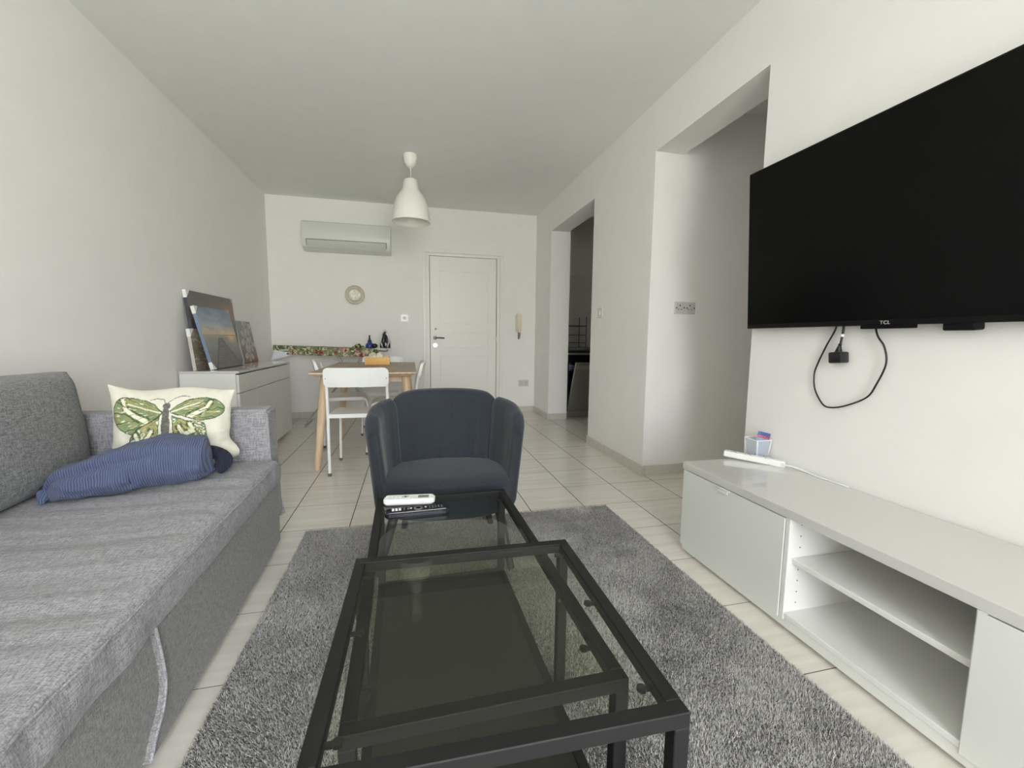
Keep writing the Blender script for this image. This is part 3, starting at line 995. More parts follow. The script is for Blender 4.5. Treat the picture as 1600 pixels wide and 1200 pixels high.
# ------------------------------------------------------------------ blue ribbed throw bundled on the seat
def ribbed(name, c1, c2):
    m = new_mat(name, c1, .9, spec=.15)
    nt = m.node_tree; b = nt.nodes['Principled BSDF']
    tc = nt.nodes.new('ShaderNodeTexCoord')
    mp = nt.nodes.new('ShaderNodeMapping'); mp.inputs['Rotation'].default_value = (0, 0, R(10))
    wv = nt.nodes.new('ShaderNodeTexWave'); wv.wave_type = 'BANDS'; wv.bands_direction = 'X'
    wv.inputs['Scale'].default_value = 48; wv.inputs['Distortion'].default_value = 1.0; wv.inputs['Detail'].default_value = 1; wv.inputs['Detail Scale'].default_value = .6
    nt.links.new(tc.outputs['Object'], mp.inputs[0]); nt.links.new(mp.outputs[0], wv.inputs['Vector'])
    mx = nt.nodes.new('ShaderNodeMix'); mx.data_type = 'RGBA'
    mx.inputs[6].default_value = (*c1, 1); mx.inputs[7].default_value = (*c2, 1)
    nt.links.new(wv.outputs['Fac'], mx.inputs[0]); nt.links.new(mx.outputs[2], b.inputs['Base Color'])
    bp = nt.nodes.new('ShaderNodeBump'); bp.inputs['Strength'].default_value = .6; bp.inputs['Distance'].default_value = .003
    nt.links.new(wv.outputs['Fac'], bp.inputs['Height']); nt.links.new(bp.outputs[0], b.inputs['Normal'])
    b.inputs['Sheen Weight'].default_value = .1
    return m
BLUE = ribbed('blue_ribbed_cotton', srgb(66, 75, 102), srgb(94, 103, 132))
thr = thing('blue_throw', 'blue ribbed throw bundled up on the grey sofa seat in front of the butterfly cushion', 'throw blanket', (-.998, 1.80, .437), R(19))
L2 = .222
def throw_fn(u, v):
    # u along the bundle, v around it
    s = u * 2 - 1
    endl = min(1.0, (u / .11)) ; endr = min(1.0, ((1 - u) / .05))
    env = (math.sin(endl * math.pi / 2) ** .9) * (math.sin(endr * math.pi / 2) ** .5)
    wy = (.062 + .040 * min(1, u * 1.7)) * (.25 + .75 * env)
    hz = (.045 + .048 * min(1, u * 1.6) - .012 * max(0, u - .75) * 4) * (.2 + .8 * env)
    a = 2 * math.pi * v
    ca_, sa_ = math.cos(a), math.sin(a)
    sq = lambda t, p: math.copysign(abs(t) ** p, t)
    y = wy * sq(ca_, .85); z = hz + hz * sq(sa_, .85)
    f = noise.noise(Vector((s * 2.2, a * 1.2 + s * 1.5, 1.0))) * .010 + noise.noise(Vector((s * 5, math.cos(a) * 3, math.sin(a) * 3))) * .008
    fold = .012 * math.exp(-((v - .33 - .10 * u) / .035) ** 2) - .010 * math.exp(-((v - .38 - .10 * u) / .03) ** 2)
    k = 1 + (f + fold * (1 if u < .55 else max(0, 1 - (u - .55) * 3))) / max(.03, hz)
    y *= k; z = hz + (z - hz) * k
    if z < .004: z = .002 + .002 * abs(f) * 50
    x = s * L2 + .02 * math.sin(a) * (1 if s > 0 else -.5)
    y += .02 * math.sin(s * 2.2) 
    return Vector((x, y, max(0.001, z)))
bm = bmesh.new(); rows = grid(bm, 120, 90, throw_fn, cv=True)
# right end rolls inwards into a dark hollow
last = rows[-1]; cen = sum((v.co for v in last), Vector()) / len(last)
prev = last
for k_, (sc_, dx_) in enumerate(((.93, .004), (.80, -.004), (.66, -.03), (.5, -.07), (.2, -.09))):
    ring = [bm.verts.new(Vector((v.co.x + dx_, cen.y + (v.co.y - cen.y) * sc_, cen.z + (v.co.z - cen.z) * sc_))) for v in last]
    for i in range(len(ring)):
        j = (i + 1) % len(ring); bm.faces.new((prev[i], prev[j], ring[j], ring[i]))
    prev = ring
bm.faces.new(prev)
bm.faces.new(rows[0][::-1])
obj('bundle', bm, BLUE, thr, smooth=True)
# loose fold lying along its left back edge, and the tucked tail at the right end
def flap(bm, path, wid, thick, sd):
    P_ = smooth_path(path, 8)
    n = len(P_)
    def fn(u, v):
        p = P_[min(n - 1, int(round(u * (n - 1))))]
        q = P_[min(n - 1, int(round(u * (n - 1))) + 1)]; q0 = P_[max(0, int(round(u * (n - 1))) - 1)]
        t = (q - q0).normalized(); s_ = t.cross(Vector((0, 0, 1))).normalized()
        a = 2 * math.pi * v
        tp = min(1, u * 6, (1 - u) * 6) ** .5
        w = wid * (.3 + .7 * tp) * (1 + .25 * noise.noise(Vector((u * 5, sd, v * 3))))
        return p + s_ * math.cos(a) * w + Vector((0, 0, math.sin(a) * thick * (.4 + .6 * tp)))
    rw_ = grid(bm, 60, 16, fn, cv=True)
    bm.faces.new(rw_[0][::-1]); bm.faces.new(rw_[-1])
bm = bmesh.new()
flap(bm, [(-.225, -.045, .03), (-.20, .045, .055), (-.12, .092, .085), (-.03, .088, .12), (.06, .085, .145)], .026, .020, 1.0)
obj('fold', bm, BLUE, thr, smooth=True)
bm = bmesh.new()
flap(bm, [(-.22, -.07, .014), (-.215, .0, .05), (-.15, .05, .085), (-.09, .055, .11)], .018, .015, 2.0)
obj('fold', bm, BLUE, thr, smooth=True)
bm = bmesh.new()
NAVY = ribbed('navy_ribbed_dark', srgb(30, 34, 48), srgb(46, 50, 66))  # darker version of the blue ribs for the tail at the right end
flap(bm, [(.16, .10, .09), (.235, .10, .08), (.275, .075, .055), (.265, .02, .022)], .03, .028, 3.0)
obj('tucked_tail', bm, NAVY, thr, smooth=True, label='dark navy fold tucked behind the roll')

# ------------------------------------------------------------------ armchair
NAVYF = woven('armchair_charcoal_blue', srgb(36, 40, 46), srgb(51, 55, 62), 600, bump=.25)
arm = thing('armchair', 'dark blue-grey padded tub armchair behind the glass coffee table', 'armchair', (.155, 1.95, 0), R(-2.5))
bm = bmesh.new()
prof = [(.0, .262), (.90, .262), (.965, .272), (.985, .30), (1.0, .36), (.995, .392), (.965, .412), (.90, .423), (.7, .430), (.4, .434), (0, .435)]
n_ = 72
rings = []
for s_, z_ in prof:
    ring = []
    for k in range(n_):
        a = 2 * math.pi * k / n_
        c_, s2 = math.cos(a), math.sin(a)
        e_ = 2 / 2.7
        x = .292 * s_ * math.copysign(abs(c_) ** e_, c_)
        yh = .205 if s2 > 0 else .20
        y = -.095 + yh * s_ * math.copysign(abs(s2) ** e_, s2)
        ring.append(bm.verts.new((x, y, z_ + .003 * noise.noise(Vector((x * 8, y * 8, 1))))))
    rings.append(ring)
for A_, B_ in zip(rings, rings[1:]):
    for k in range(n_): bm.faces.new((A_[k], A_[(k + 1) % n_], B_[(k + 1) % n_], B_[k]))
bmesh.ops.remove_doubles(bm, verts=bm.verts, dist=1e-4)
obj('seat', bm, NAVYF, arm, smooth=True)
def shell_pt(th, z, off):
    s = (z - .42) / .32
    rx = .252 + .030 * s; ry = .215 + .070 * s; cy = -.145
    e_ = 2 / 2.3
    c_, s_ = math.cos(th), math.sin(th)
    x = rx * math.copysign(abs(s_) ** e_, s_); y = cy + ry * math.copysign(abs(c_) ** e_, c_)
    nx, ny = s_ / rx, c_ / ry
    l = math.hypot(nx, ny)
    return Vector((x + off * nx / l, y + off * ny / l, z))
def lobe(name, t0, t1, topf, zb, T_, wr=0.0):
    bm = bmesh.new()
    def f(u, v):
        a = u * 2 - 1
        th = R(t0 + (t1 - t0) * u)
        side = 1 if v < .5 else -1
        t = v * 2 if v < .5 else (1 - v) * 2
        zt = topf(u)
        z = zb + (zt - zb) * (1 - (1 - t) ** 1.15)
        e = max(0.0, 1 - abs(a) ** 6) ** .5
        et = 1.0 if t < .84 else max(0, 1 - ((t - .84) / .16) ** 2) ** .5
        eb = 1.0 if t > .06 else .6 + .4 * t / .06
        h = T_ * (.30 + .70 * e) * (.05 + .95 * et) * eb
        inner = (1 - side) / 2       # side -1 is the outer face
        off = T_ + (-side) * h
        if side > 0 and wr:
            off += wr * (noise.noise(Vector((th * 6, z * 2.5, .5))) + .6 * noise.noise(Vector((th * 17, z * 4, 3.5)))) * e * et
        return shell_pt(th, z, off)
    grid(bm, 44, 60, f)
    bmesh.ops.holes_fill(bm, edges=[e for e in bm.edges if e.is_boundary])
    obj(name, bm, NAVYF, arm, smooth=True)
lobe('backrest', -47.5, 47.5, lambda u: .752 - .018 * abs(2 * u - 1) ** 2.5 - .030 * abs(2 * u - 1) ** 9, .29, .033, wr=.006)
wing = lambda b: .722 - .022 * b ** 1.2 - .10 * max(0, b - .3) ** 2 - .20 * max(0, b - .78) ** 1.3 - .03 * max(0, (.12 - b) / .12) ** 2
lobe('side_wing', -104, -46.5, lambda u: wing(1 - u), .27, .031, wr=.002)
lobe('side_wing', 46.5, 104, lambda u: wing(u), .27, .031, wr=.002)
LEGM = new_mat('armchair_leg_dark', (.022, .024, .028), .35)
for (x0, y0, x1, y1) in ((-.215, -.19, -.289, -.215), (.215, -.19, .266, -.25), (-.16, .10, -.209, .238), (.17, .10, .243, .221)):
    bm = bmesh.new(); tube(bm, [(x0, y0, .285), (x1, y1, .016)], [.021, .015], 18)
    obj('leg', bm, LEGM, arm, smooth=True, angle=40)

# ------------------------------------------------------------------ glass coffee tables
GLASS = clear_mat('green_tinted_glass', (.91, .925, .87), 1.52)
TABW = add_noise(new_mat('black_brown_board', (.020, .019, .016), .4), 60, .15)
def metal_table(name, label, cx, cy, w, d, h, rz, group=None, shelf=None, bar=.025):
    t = thing(name, label, 'coffee table', (cx, cy, 0), R(rz), group)
    bm = bmesh.new()
    X, Y = w / 2, d / 2
    bx(bm, -X, X, -Y, -Y + bar, h - bar, h, bevel=.0015, seg=1); bx(bm, -X, X, Y - bar, Y, h - bar, h, bevel=.0015, seg=1)
    bx(bm, -X, -X + bar, -Y + bar, Y - bar, h - bar, h, bevel=.0015, seg=1); bx(bm, X - bar, X, -Y + bar, Y - bar, h - bar, h, bevel=.0015, seg=1)
    obj('top_frame', bm, BLACKM, t)
    for sx in (-1, 1):
        for sy in (-1, 1):
            bm = bmesh.new()
            x0 = sx * X - (bar if sx > 0 else 0); y0 = sy * Y - (bar if sy > 0 else 0)
            bx(bm, x0, x0 + bar, y0, y0 + bar, .026, h - bar, bevel=.0015, seg=1)
            lg = obj('leg', bm, BLACKM, t)
            bm = bmesh.new(); lathe(bm, [(.009, .019), (.011, .021), (.011, .027)], c=(x0 + bar / 2, y0 + bar / 2, 0), n=14)
            obj('glide', bm, DARKP, lg)
    bm = bmesh.new(); bx(bm, -X + bar + .001, X - bar - .001, -Y + bar + .001, Y - bar - .001, h - .008, h - .003)
    obj('glass_top', bm, GLASS, t)
    for (sx, fy) in ((-1, .82), (1, .86), (-1, 0.05), (1, 0.05), (-1, -.84), (1, -.84)):
        bm = bmesh.new(); x0 = sx * (X - bar)
        prism(bm, [(x0 - sx * .018 + .006 * math.cos(R(a)) * 1.3, fy * (Y - bar) + .008 * math.sin(R(a))) if True else 0 for a in range(0, 360, 30)], h - .014, h - .0085)
        bx(bm, min(x0, x0 - sx * .016), max(x0, x0 - sx * .016), fy * (Y - bar) - .004, fy * (Y - bar) + .004, h - .015, h - .010)
        obj('glass_pad', bm, DARKP, t)
    if shelf:
        bm = bmesh.new()
        b2 = .022
        bx(bm, -X, X, -Y, -Y + b2, shelf - .022, shelf); bx(bm, -X, X, Y - b2, Y, shelf - .022, shelf)
        bx(bm, -X, -X + b2, -Y + b2, Y - b2, shelf - .022, shelf); bx(bm, X - b2, X, -Y + b2, Y - b2, shelf - .022, shelf)
        obj('shelf_frame', bm, BLACKM, t)
        bm = bmesh.new(); bx(bm, -X + b2, X - b2, -Y + b2, Y - b2, shelf - .016, shelf - .003)
        obj('shelf', bm, TABW, t)
    return t
metal_table('coffee_table', 'taller square glass coffee table with black metal frame, nearest the camera', (.128), .774, .543, .554, .457, -1.2)
metal_table('coffee_table', 'longer low glass coffee table with a black bottom shelf, nested under the square one', .119, 1.098, .478, .97, .412, .8, shelf=.085)

# remote controls on the low table
def remote(name, label, x, y, rz, L, W, H, mat):
    t = thing(name, label, 'remote control', (x, y, .4095), R(rz))
    bm = bmesh.new(); prism(bm, rrect(L, W, W * .32, 8), 0, H, bevel=.005, seg=3)
    obj('body', bm, mat, t, smooth=True, angle=50)
    return t
WREM = new_mat('white_remote_plastic', (.86, .86, .84), .3)
rm = remote('remote_control', 'white air conditioner remote with a small grey screen, behind the black remote', -.010, 1.523, -6, .180, .056, .020, WREM)
bm = bmesh.new(); bx(bm, .030, .068, -.012, .012, .0195, .0212, bevel=.0008, seg=1); obj('lcd_screen', bm, new_mat('lcd_grey', (.22, .24, .19), .2), rm)
GREYB = new_mat('pale_button', (.55, .56, .57), .5)
for i in range(4):
    for j in range(3):
        bm = bmesh.new(); bx(bm, -.078 + i * .012, -.070 + i * .012, -.016 + j * .012, -.010 + j * .012, .0195, .0215, bevel=.001); obj('button', bm, GREYB, rm)
for k in range(3):
    bm = bmesh.new(); bx(bm, .004 + k * .007, .008 + k * .007, -.014, -.006, .0195, .0215, bevel=.001); obj('button', bm, GREYB, rm)
bm = bmesh.new(); lathe(bm, [(.007, .0195), (.014, .0195), (.014, .0215), (.007, .0215)], c=(-.014, 0, 0), n=28, cap=False); obj('navigation_ring', bm, GREYB, rm)
bm = bmesh.new(); lathe(bm, [(.0, .0195), (.004, .0195), (.004, .022), (0, .022)], c=(-.014, 0, 0), n=16, cap=False); obj('button', bm, new_mat('dark_button', (.1, .1, .1), .4), rm)
rb = remote('remote_control', 'long glossy black television remote lying in front of the white remote', .016, 1.408, 2.0, .212, .044, .021, new_mat('glossy_black_plastic', (.01, .01, .014), .18))
WB = new_mat('white_button', (.8, .8, .8), .4)
for i in range(3):
    bm = bmesh.new(); bx(bm, -.083 + i * .011, -.075 + i * .011, -.004, .015, .0205, .0225, bevel=.001); obj('button', bm, WB, rb)
DG = new_mat('dim_button', (.12, .12, .12), .4)
for i in range(2):
    bm = bmesh.new(); bx(bm, -.046 + i * .013, -.040 + i * .013, -.002, .010, .0205, .0222, bevel=.001); obj('button', bm, DG, rb)
for i in range(5):
    for j in (0, 1):
        bm = bmesh.new(); bx(bm, .038 + i * .010, .043 + i * .010, -.004 + j * .011, .001 + j * .011, .0205, .0222, bevel=.001); obj('button', bm, DG, rb)
bm = bmesh.new(); lathe(bm, [(.007, .0205), (.016, .0205), (.015, .0225), (.008, .0225)], c=(.003, .003, 0), n=28, cap=False); obj('navigation_ring', bm, DG, rb)
for cx_ in (-.021, .027):
    bm = bmesh.new(); lathe(bm, [(0, .0205), (.004, .0205), (.004, .0222), (0, .0222)], c=(cx_, .006, 0), n=14, cap=False); obj('button', bm, GREYB, rb)

# ------------------------------------------------------------------ dining table
OAK = new_mat('oak', (.46, .34, .22), .42)
def wood(name, c1, c2, scale=3.0, stretch=(1, .08, 1), rough=.42):
    m = new_mat(name, c1, rough)
    nt = m.node_tree; b = nt.nodes['Principled BSDF']
    tc = nt.nodes.new('ShaderNodeTexCoord'); mp = nt.nodes.new('ShaderNodeMapping'); mp.inputs['Scale'].default_value = stretch
    nz = nt.nodes.new('ShaderNodeTexNoise'); nz.inputs['Scale'].default_value = scale; nz.inputs['Detail'].default_value = 8; nz.inputs['Distortion'].default_value = .6
    nt.links.new(tc.outputs['Object'], mp.inputs[0]); nt.links.new(mp.outputs[0], nz.inputs['Vector'])
    rp = nt.nodes.new('ShaderNodeValToRGB')
    rp.color_ramp.elements[0].position = .32; rp.color_ramp.elements[0].color = (*c1, 1)
    rp.color_ramp.elements[1].position = .68; rp.color_ramp.elements[1].color = (*c2, 1)
    nt.links.new(nz.outputs['Fac'], rp.inputs[0]); nt.links.new(rp.outputs[0], b.inputs['Base Color'])
    return m
TOPW = wood('oak_table_top', srgb(128, 108, 84), srgb(158, 136, 108), 22, (1, .1, 1), .38)
LEGW = wood('oak_leg', srgb(196, 168, 138), srgb(226, 200, 170), 30, (1, 1, .08))
TX0, TX1, TY0, TY1, TZ = -.712, .045, 3.26, 4.62, .742
dt = thing('dining_table', 'oak dining table with splayed round legs in front of the ironing board', 'dining table', ((TX0 + TX1) / 2, (TY0 + TY1) / 2, 0))
tw2, td2 = (TX1 - TX0) / 2, (TY1 - TY0) / 2
bm = bmesh.new()
levels = [(0, TZ, .012), (0, TZ - .010, .012), (.052, TZ - .038, .02), (.075, TZ - .038, .02)]
rings = []
for ins, z_, rr_ in [(.002, TZ, .02), (0, TZ - .002, .02), (0, TZ - .009, .02), (.05, TZ - .034, .02)]:
    rings.append([bm.verts.new((x, y, z_)) for x, y in rrect(2 * (tw2 - ins), 2 * (td2 - ins), rr_, 5)])
for A_, B_ in zip(rings, rings[1:]):
    for k in range(len(A_)): bm.faces.new((A_[k], A_[(k + 1) % len(A_)], B_[(k + 1) % len(A_)], B_[k]))
bm.faces.new(rings[0][::-1]); bm.faces.new(rings[-1])
tt_ = obj('table_top', bm, TOPW, dt); tt_.data.materials.append(LEGW)
for p_ in tt_.data.polygons:
    if p_.normal.z < .9: p_.material_index = 1  # paler wood on the sides paints in the bright edge highlight
bm = bmesh.new()
for s_ in (-1, 1):
    bx(bm, s_ * (tw2 - .12) - .011, s_ * (tw2 - .12) + .011, -td2 + .16, td2 - .16, TZ - .085, TZ - .034)
    bx(bm, -tw2 + .12, tw2 - .12, s_ * (td2 - .17) - .011, s_ * (td2 - .17) + .011, TZ - .085, TZ - .034)
obj('apron', bm, LEGW, dt)
for sx in (-1, 1):
    for sy in (-1, 1):
        bm = bmesh.new()
        top = Vector((sx * (tw2 - .085), sy * (td2 - .17), TZ - .034)); foot = Vector((sx * (tw2 - .02), sy * (td2 - .10), 0))
        pts = [top.lerp(foot, t) for t in (0, .3, .7, .97, 1)]
        tube(bm, pts, [.034, .033, .027, .022, .019], 20)
        for v in bm.verts:
            if v.co.z < 0.012: v.co.z = max(0, v.co.z * .3)
        obj('leg', bm, LEGW, dt, smooth=True, angle=45)

# box with napkins on the dining table
nb = thing('napkin_box', 'small light orange wooden napkin box on the dining table', 'napkin box', (-.305, 4.24, TZ), R(1))
ORNG = wood('pale_orange_wood', srgb(214, 158, 84), srgb(240, 192, 116), 14, (.12, 1, 1), .5)
bm = bmesh.new()
bx(bm, -.112, .112, -.07, .07, 0, .008)
bx(bm, -.112, .112, -.07, -.062, 0, .072, bevel=.001); bx(bm, -.112, .112, .062, .07, 0, .072, bevel=.001)
bx(bm, -.112, -.104, -.062, .062, 0, .072); bx(bm, .104, .112, -.062, .062, 0, .072)
obj('box', bm, ORNG, nb)
npk = thing('paper_napkins', 'cream patterned paper napkins sticking out of the wooden box on the table', 'napkins', (-.305, 4.24, TZ + .009), R(1))
for k in range(2):
    bm = bmesh.new()
    x0 = -.075 + k * .068
    grid(bm, 10, 8, lambda u, v: Vector((x0 + .066 * u, -.05 + .1 * v, .045 + .06 * math.sin(math.pi * (.12 + .76 * v)) * (.8 + .2 * math.sin(3.1 * u)) + .003 * math.sin(20 * u))))
    ex = bmesh.ops.extrude_face_region(bm, geom=list(bm.faces))
    for v in [g_ for g_ in ex['geom'] if isinstance(g_, bmesh.types.BMVert)]: v.co.z = .0
    obj('napkin_bundle', bm, add_noise(new_mat('cream_patterned_paper', (.66, .62, .5), .9), 55, .35), npk, smooth=True, angle=60)

# ------------------------------------------------------------------ white dining chairs
CHW = new_mat('white_lacquered_steel', (.84, .85, .85), .3)
CHP = new_mat('white_seat_plastic', (.84, .85, .84), .4)
def white_chair(loc, rz, label):
    """local +y is where the sitter faces"""
    t = thing('dining_chair', label, 'chair', loc, R(rz))
    for s_ in (-1, 1):
        bm = bmesh.new()
        pts = smooth_path([(s_ * .205, -.185, .005), (s_ * .205, -.185, .25), (s_ * .205, -.185, .47), (s_ * .204, -.20, .62), (s_ * .202, -.232, .745)], 6)
        tube(bm, pts, .011, 12)
        lg = obj('leg', bm, CHW, t, smooth=True, angle=50)
        bm = bmesh.new(); lathe(bm, [(.0125, 0), (.013, .004), (.0125, .022)], c=(s_ * .205, -.185, 0), n=14); obj('foot_cap', bm, RUBBER, lg, smooth=True, angle=40)
    for s_ in (-1, 1):
        bm = bmesh.new()
        pts = smooth_path([(s_ * .19, .225, .005), (s_ * .183, .20, .25), (s_ * .176, .178, .415), (s_ * .17, .13, .43), (s_ * .17, -.08, .43), (s_ * .185, -.16, .43), (s_ * .203, -.185, .43)], 6)
        tube(bm, pts, .010, 12)
        lg = obj('leg', bm, CHW, t, smooth=True, angle=50)
        bm = bmesh.new(); lathe(bm, [(.0115, 0), (.012, .004), (.0115, .022)], c=(s_ * .19, .225, 0), n=14); obj('foot_cap', bm, RUBBER, lg, smooth=True, angle=40)
    bm = bmesh.new()
    NU_, NV_ = 30, 26
    def sf(u, v, top):
        a = u * 2 - 1; b = v * 2 - 1
        # rounded rectangle footprint
        w = .192 - .012 * b
        x = a * w * (1 - .05 * abs(b) ** 6); y = -.005 + b * .195 * (1 - .05 * abs(a) ** 6)
        z = .452 - .010 * (1 - a * a) * (1 - b * b) - .022 * max(0, b - .72) ** 2 / .08
        e = max(abs(a), abs(b))
        if top: return Vector((x, y, z))
        drop = .028 if e > .97 else .006
        return Vector((x, y, z - drop))
    A_ = grid(bm, NU_, NV_, lambda u, v: sf(u, v, True)); B_ = grid(bm, NU_, NV_, lambda u, v: sf(u, v, False))
    def loop(rw):
        n, m = len(rw), len(rw[0])
        return [rw[i][0] for i in range(n)] + [rw[n - 1][j] for j in range(1, m)] + [rw[i][m - 1] for i in range(n - 2, -1, -1)] + [rw[0][j] for j in range(m - 2, 0, -1)]
    la_, lb_ = loop(A_), loop(B_)
    for k in range(len(la_)):
        k2 = (k + 1) % len(la_); bm.faces.new((la_[k], lb_[k], lb_[k2], la_[k2]))
    obj('seat', bm, CHP, t, smooth=True, angle=50)
    # curved back panel wrapped round the tubes
    bm = bmesh.new()
    def bf(u, v, off):
        a = u * 2 - 1
        zz = .650 + .137 * v
        x = a * .218
        yc = -.205 - (zz - .62) * .23
        y = yc - .030 * (1 - a * a) + off
        return Vector((x, y, zz))
    def outline(n=9):
        return rrect(2.0, 1.0, .16, n)
    ow = rrect(.436, .137, .034, 8)
    cols_ = []
    def pp(x, zc, off):
        a = x / .218; zz = .7185 + zc
        yc = -.205 - (zz - .62) * .23
        return Vector((x, yc - .030 * (1 - a * a) + off, zz))
    # fill the rounded outline with a grid squeezed in z near the ends
    def g2(u, v, off):
        x = (u * 2 - 1) * .218
        lim = .0685
        dx = abs(x) - (.218 - .034)
        if dx > 0: lim = .0685 - .034 + math.sqrt(max(0, .034 ** 2 - dx ** 2))
        return pp(x, (v * 2 - 1) * lim, off)
    NU2 = 60
    uu = lambda u: .5 - .5 * math.cos(math.pi * u)
    A_ = grid(bm, NU2, 10, lambda u, v: g2(uu(u), v, .009)); B_ = grid(bm, NU2, 10, lambda u, v: g2(uu(u), v, -.014))
    la_, lb_ = loop(A_), loop(B_)
    for k in range(len(la_)):
        k2 = (k + 1) % len(la_); bm.faces.new((la_[k], lb_[k], lb_[k2], la_[k2]))
    bk = obj('backrest', bm, CHP, t, smooth=True, angle=45)
    for s_ in (-1, 1):
        bm = bmesh.new()
        p = pp(s_ * .203, -.008, -.0145)
        bmesh.ops.create_cone(bm, cap_ends=True, segments=12, radius1=.0035, radius2=.003, depth=.003, matrix=Matrix.Translation(p) @ rot)
        obj('screw', bm, NICKEL, bk)
    return t
ch0 = white_chair((-.372, 3.385, 0), 0, 'white dining chair nearest the camera, with its back turned to the camera')
dup(ch0, (-.30, 4.72, 0), R(180), 'white dining chair at the far end of the table, behind the napkin box')
dup(ch0, (-.60, 4.27, 0), R(-84), 'white dining chair on the left side of the table, next to the white cabinet')
dup(ch0, (-.148, 3.93, 0), R(90), 'white dining chair on the right side of the table, next to the entrance door')

# ------------------------------------------------------------------ white cabinet on the left
CX0, CX1, CY0, CY1, CZ = -1.59, -1.215, 3.45, 4.80, .745
cb = thing('cabinet', 'white sideboard cabinet against the left wall holding the canvas pictures', 'cabinet', (CX0, (CY0 + CY1) / 2, 0))
def wbox(name, parent, mat, *boxes, bevel=.0015, label=None):
    bm = bmesh.new()
    for b in boxes: bx(bm, *b, bevel=bevel, seg=1)
    return obj(name, bm, mat, parent, world=True, label=label)
wbox('top_panel', cb, GLOSSW, (CX0, CX1 + .003, CY0 - .003, CY1 + .003, CZ - .018, CZ))
wbox('carcass', cb, INNERW, (CX0, CX1 - .02, CY0, CY0 + .018, .03, CZ - .018), (CX0, CX1 - .02, CY1 - .018, CY1, .03, CZ - .018),
     (CX0, CX1 - .02, CY0 + .018, CY1 - .018, .03, .05), (CX0, CX0 + .01, CY0 + .018, CY1 - .018, .05, CZ - .018))
wbox('plinth', cb, FRONTW, (CX0 + .02, CX1 - .05, CY0 + .02, CY1 - .02, 0, .03))
dr_ = wbox('drawer', cb, FRONTW, (CX1 - .018, CX1, CY0 + .002, CY1 - .002, .583, CZ - .028))
def tab(parent, x, y, z, w=.045):
    bm = bmesh.new()
    bx(bm, x - .002, x + .012, y - w / 2, y + w / 2, z - .001, z + .002); bx(bm, x + .009, x + .012, y - w / 2, y + w / 2, z - .010, z + .001, bevel=.0008, seg=1)
    bm.transform(Matrix.Translation(-Vector(cb.location)) if parent in [dr_] or parent.parent == cb else Matrix())
    return obj('handle', bm, PLASTIC, parent)
tab(dr_, CX1, 3.79, CZ - .027); tab(dr_, CX1, 4.50, CZ - .027)
for y0, y1, hy in ((CY0 + .002, 3.808, 3.775), (3.812, 4.443, 3.85), (4.447, CY1 - .002, 4.50)):
    d1 = wbox('cabinet_door', cb, FRONTW, (CX1 - .018, CX1, y0, y1, .035, .578))
    tab(d1, CX1, hy, .578, .035)

# canvases leaning on the wall
def canvas(label, y0, y1, h, xb, xt, z0, paint, th=.022, name='canvas_picture', side=(215, 214, 208), corners=()):
    """stretched canvas standing on z0; bottom front edge at x=xb, top leaning back to x=xt"""
    t = thing(name, label, 'picture', (xb, (y0 + y1) / 2, z0))
    ang_ = math.asin(max(-1, min(1, (xb - xt) / h)))
    rotm = Matrix.Rotation(-ang_, 4, 'Y')
    W = (y1 - y0) / 2
    bm = bmesh.new()
    nu_, nv_ = 150, int(150 * h / (y1 - y0))
    grid(bm, nu_, nv_, lambda u, v: Vector((0, -W + 2 * W * u, h * v)))
    sheet_n = len(bm.verts)
    bx(bm, -th, -.0004, -W, W, 0, h)
    o_ = None
    bm.transform(Matrix.Translation((0, 0, th * math.sin(ang_) * 1.0)) @ rotm)
    # recalc would not change the flat sheet; keep order of vertices
    me_name = 'painted_canvas'
    o_ = obj(me_name, bm, CANV, t)
    uv = np.array([(i / nu_, j / nv_) for i in range(nu_ + 1) for j in range(nv_ + 1)])
    n = len(o_.data.vertices)
    c = np.ones((n, 3)) * np.array(srgb(*side))
    c[:sheet_n] = paint(uv[:, 0], uv[:, 1])
    color_verts(o_, lambda co: c)
    for (cy_, cz_) in corners:            # white card corner protectors
        bm = bmesh.new()
        k_ = .055
        tri = [(0, 0), (k_, 0), (0, k_)]
        pts_ = [((-W - .002) + a if cy_ < 0 else (W + .002) - a, (-.001 + b) if cz_ < 0 else (h + .001 - b)) for a, b in tri]
        prism(bm, pts_, -.0015, .0)
        for v in bm.verts: v.co = Vector((-v.co.z, v.co.x, v.co.y))
        ye = -W - .0018 if cy_ < 0 else W
        z0_ = 0 if cz_ < 0 else h - k_
        bx(bm, -th - .001, .0015, ye, ye + .0018, z0_, z0_ + k_)
        if cz_ > 0: bx(bm, -th - .001, .0015, -W if cy_ < 0 else W - k_, -W + k_ if cy_ < 0 else W, h, h + .0018)
        bm.transform(Matrix.Translation((0, 0, th * math.sin(ang_) * 1.0)) @ rotm)
        obj('corner_protector', bm, CARD if cy_ < 0 else CARDG, t)
    return t
CANV = vcol_mat('painted_canvas', .38, .5)
CARD = new_mat('white_card', (.82, .82, .82), .6)
CARDG = new_mat('grey_wrapped_card', (.34, .34, .34), .4)
L3 = lambda *a: np.array(srgb(*a))
def ramp(v, stops):
    out = np.zeros((len(v), 3))
    xs = [s[0] for s in stops]
    for k in range(3): out[:, k] = np.interp(v, xs, [s[1][k] for s in stops])
    return out
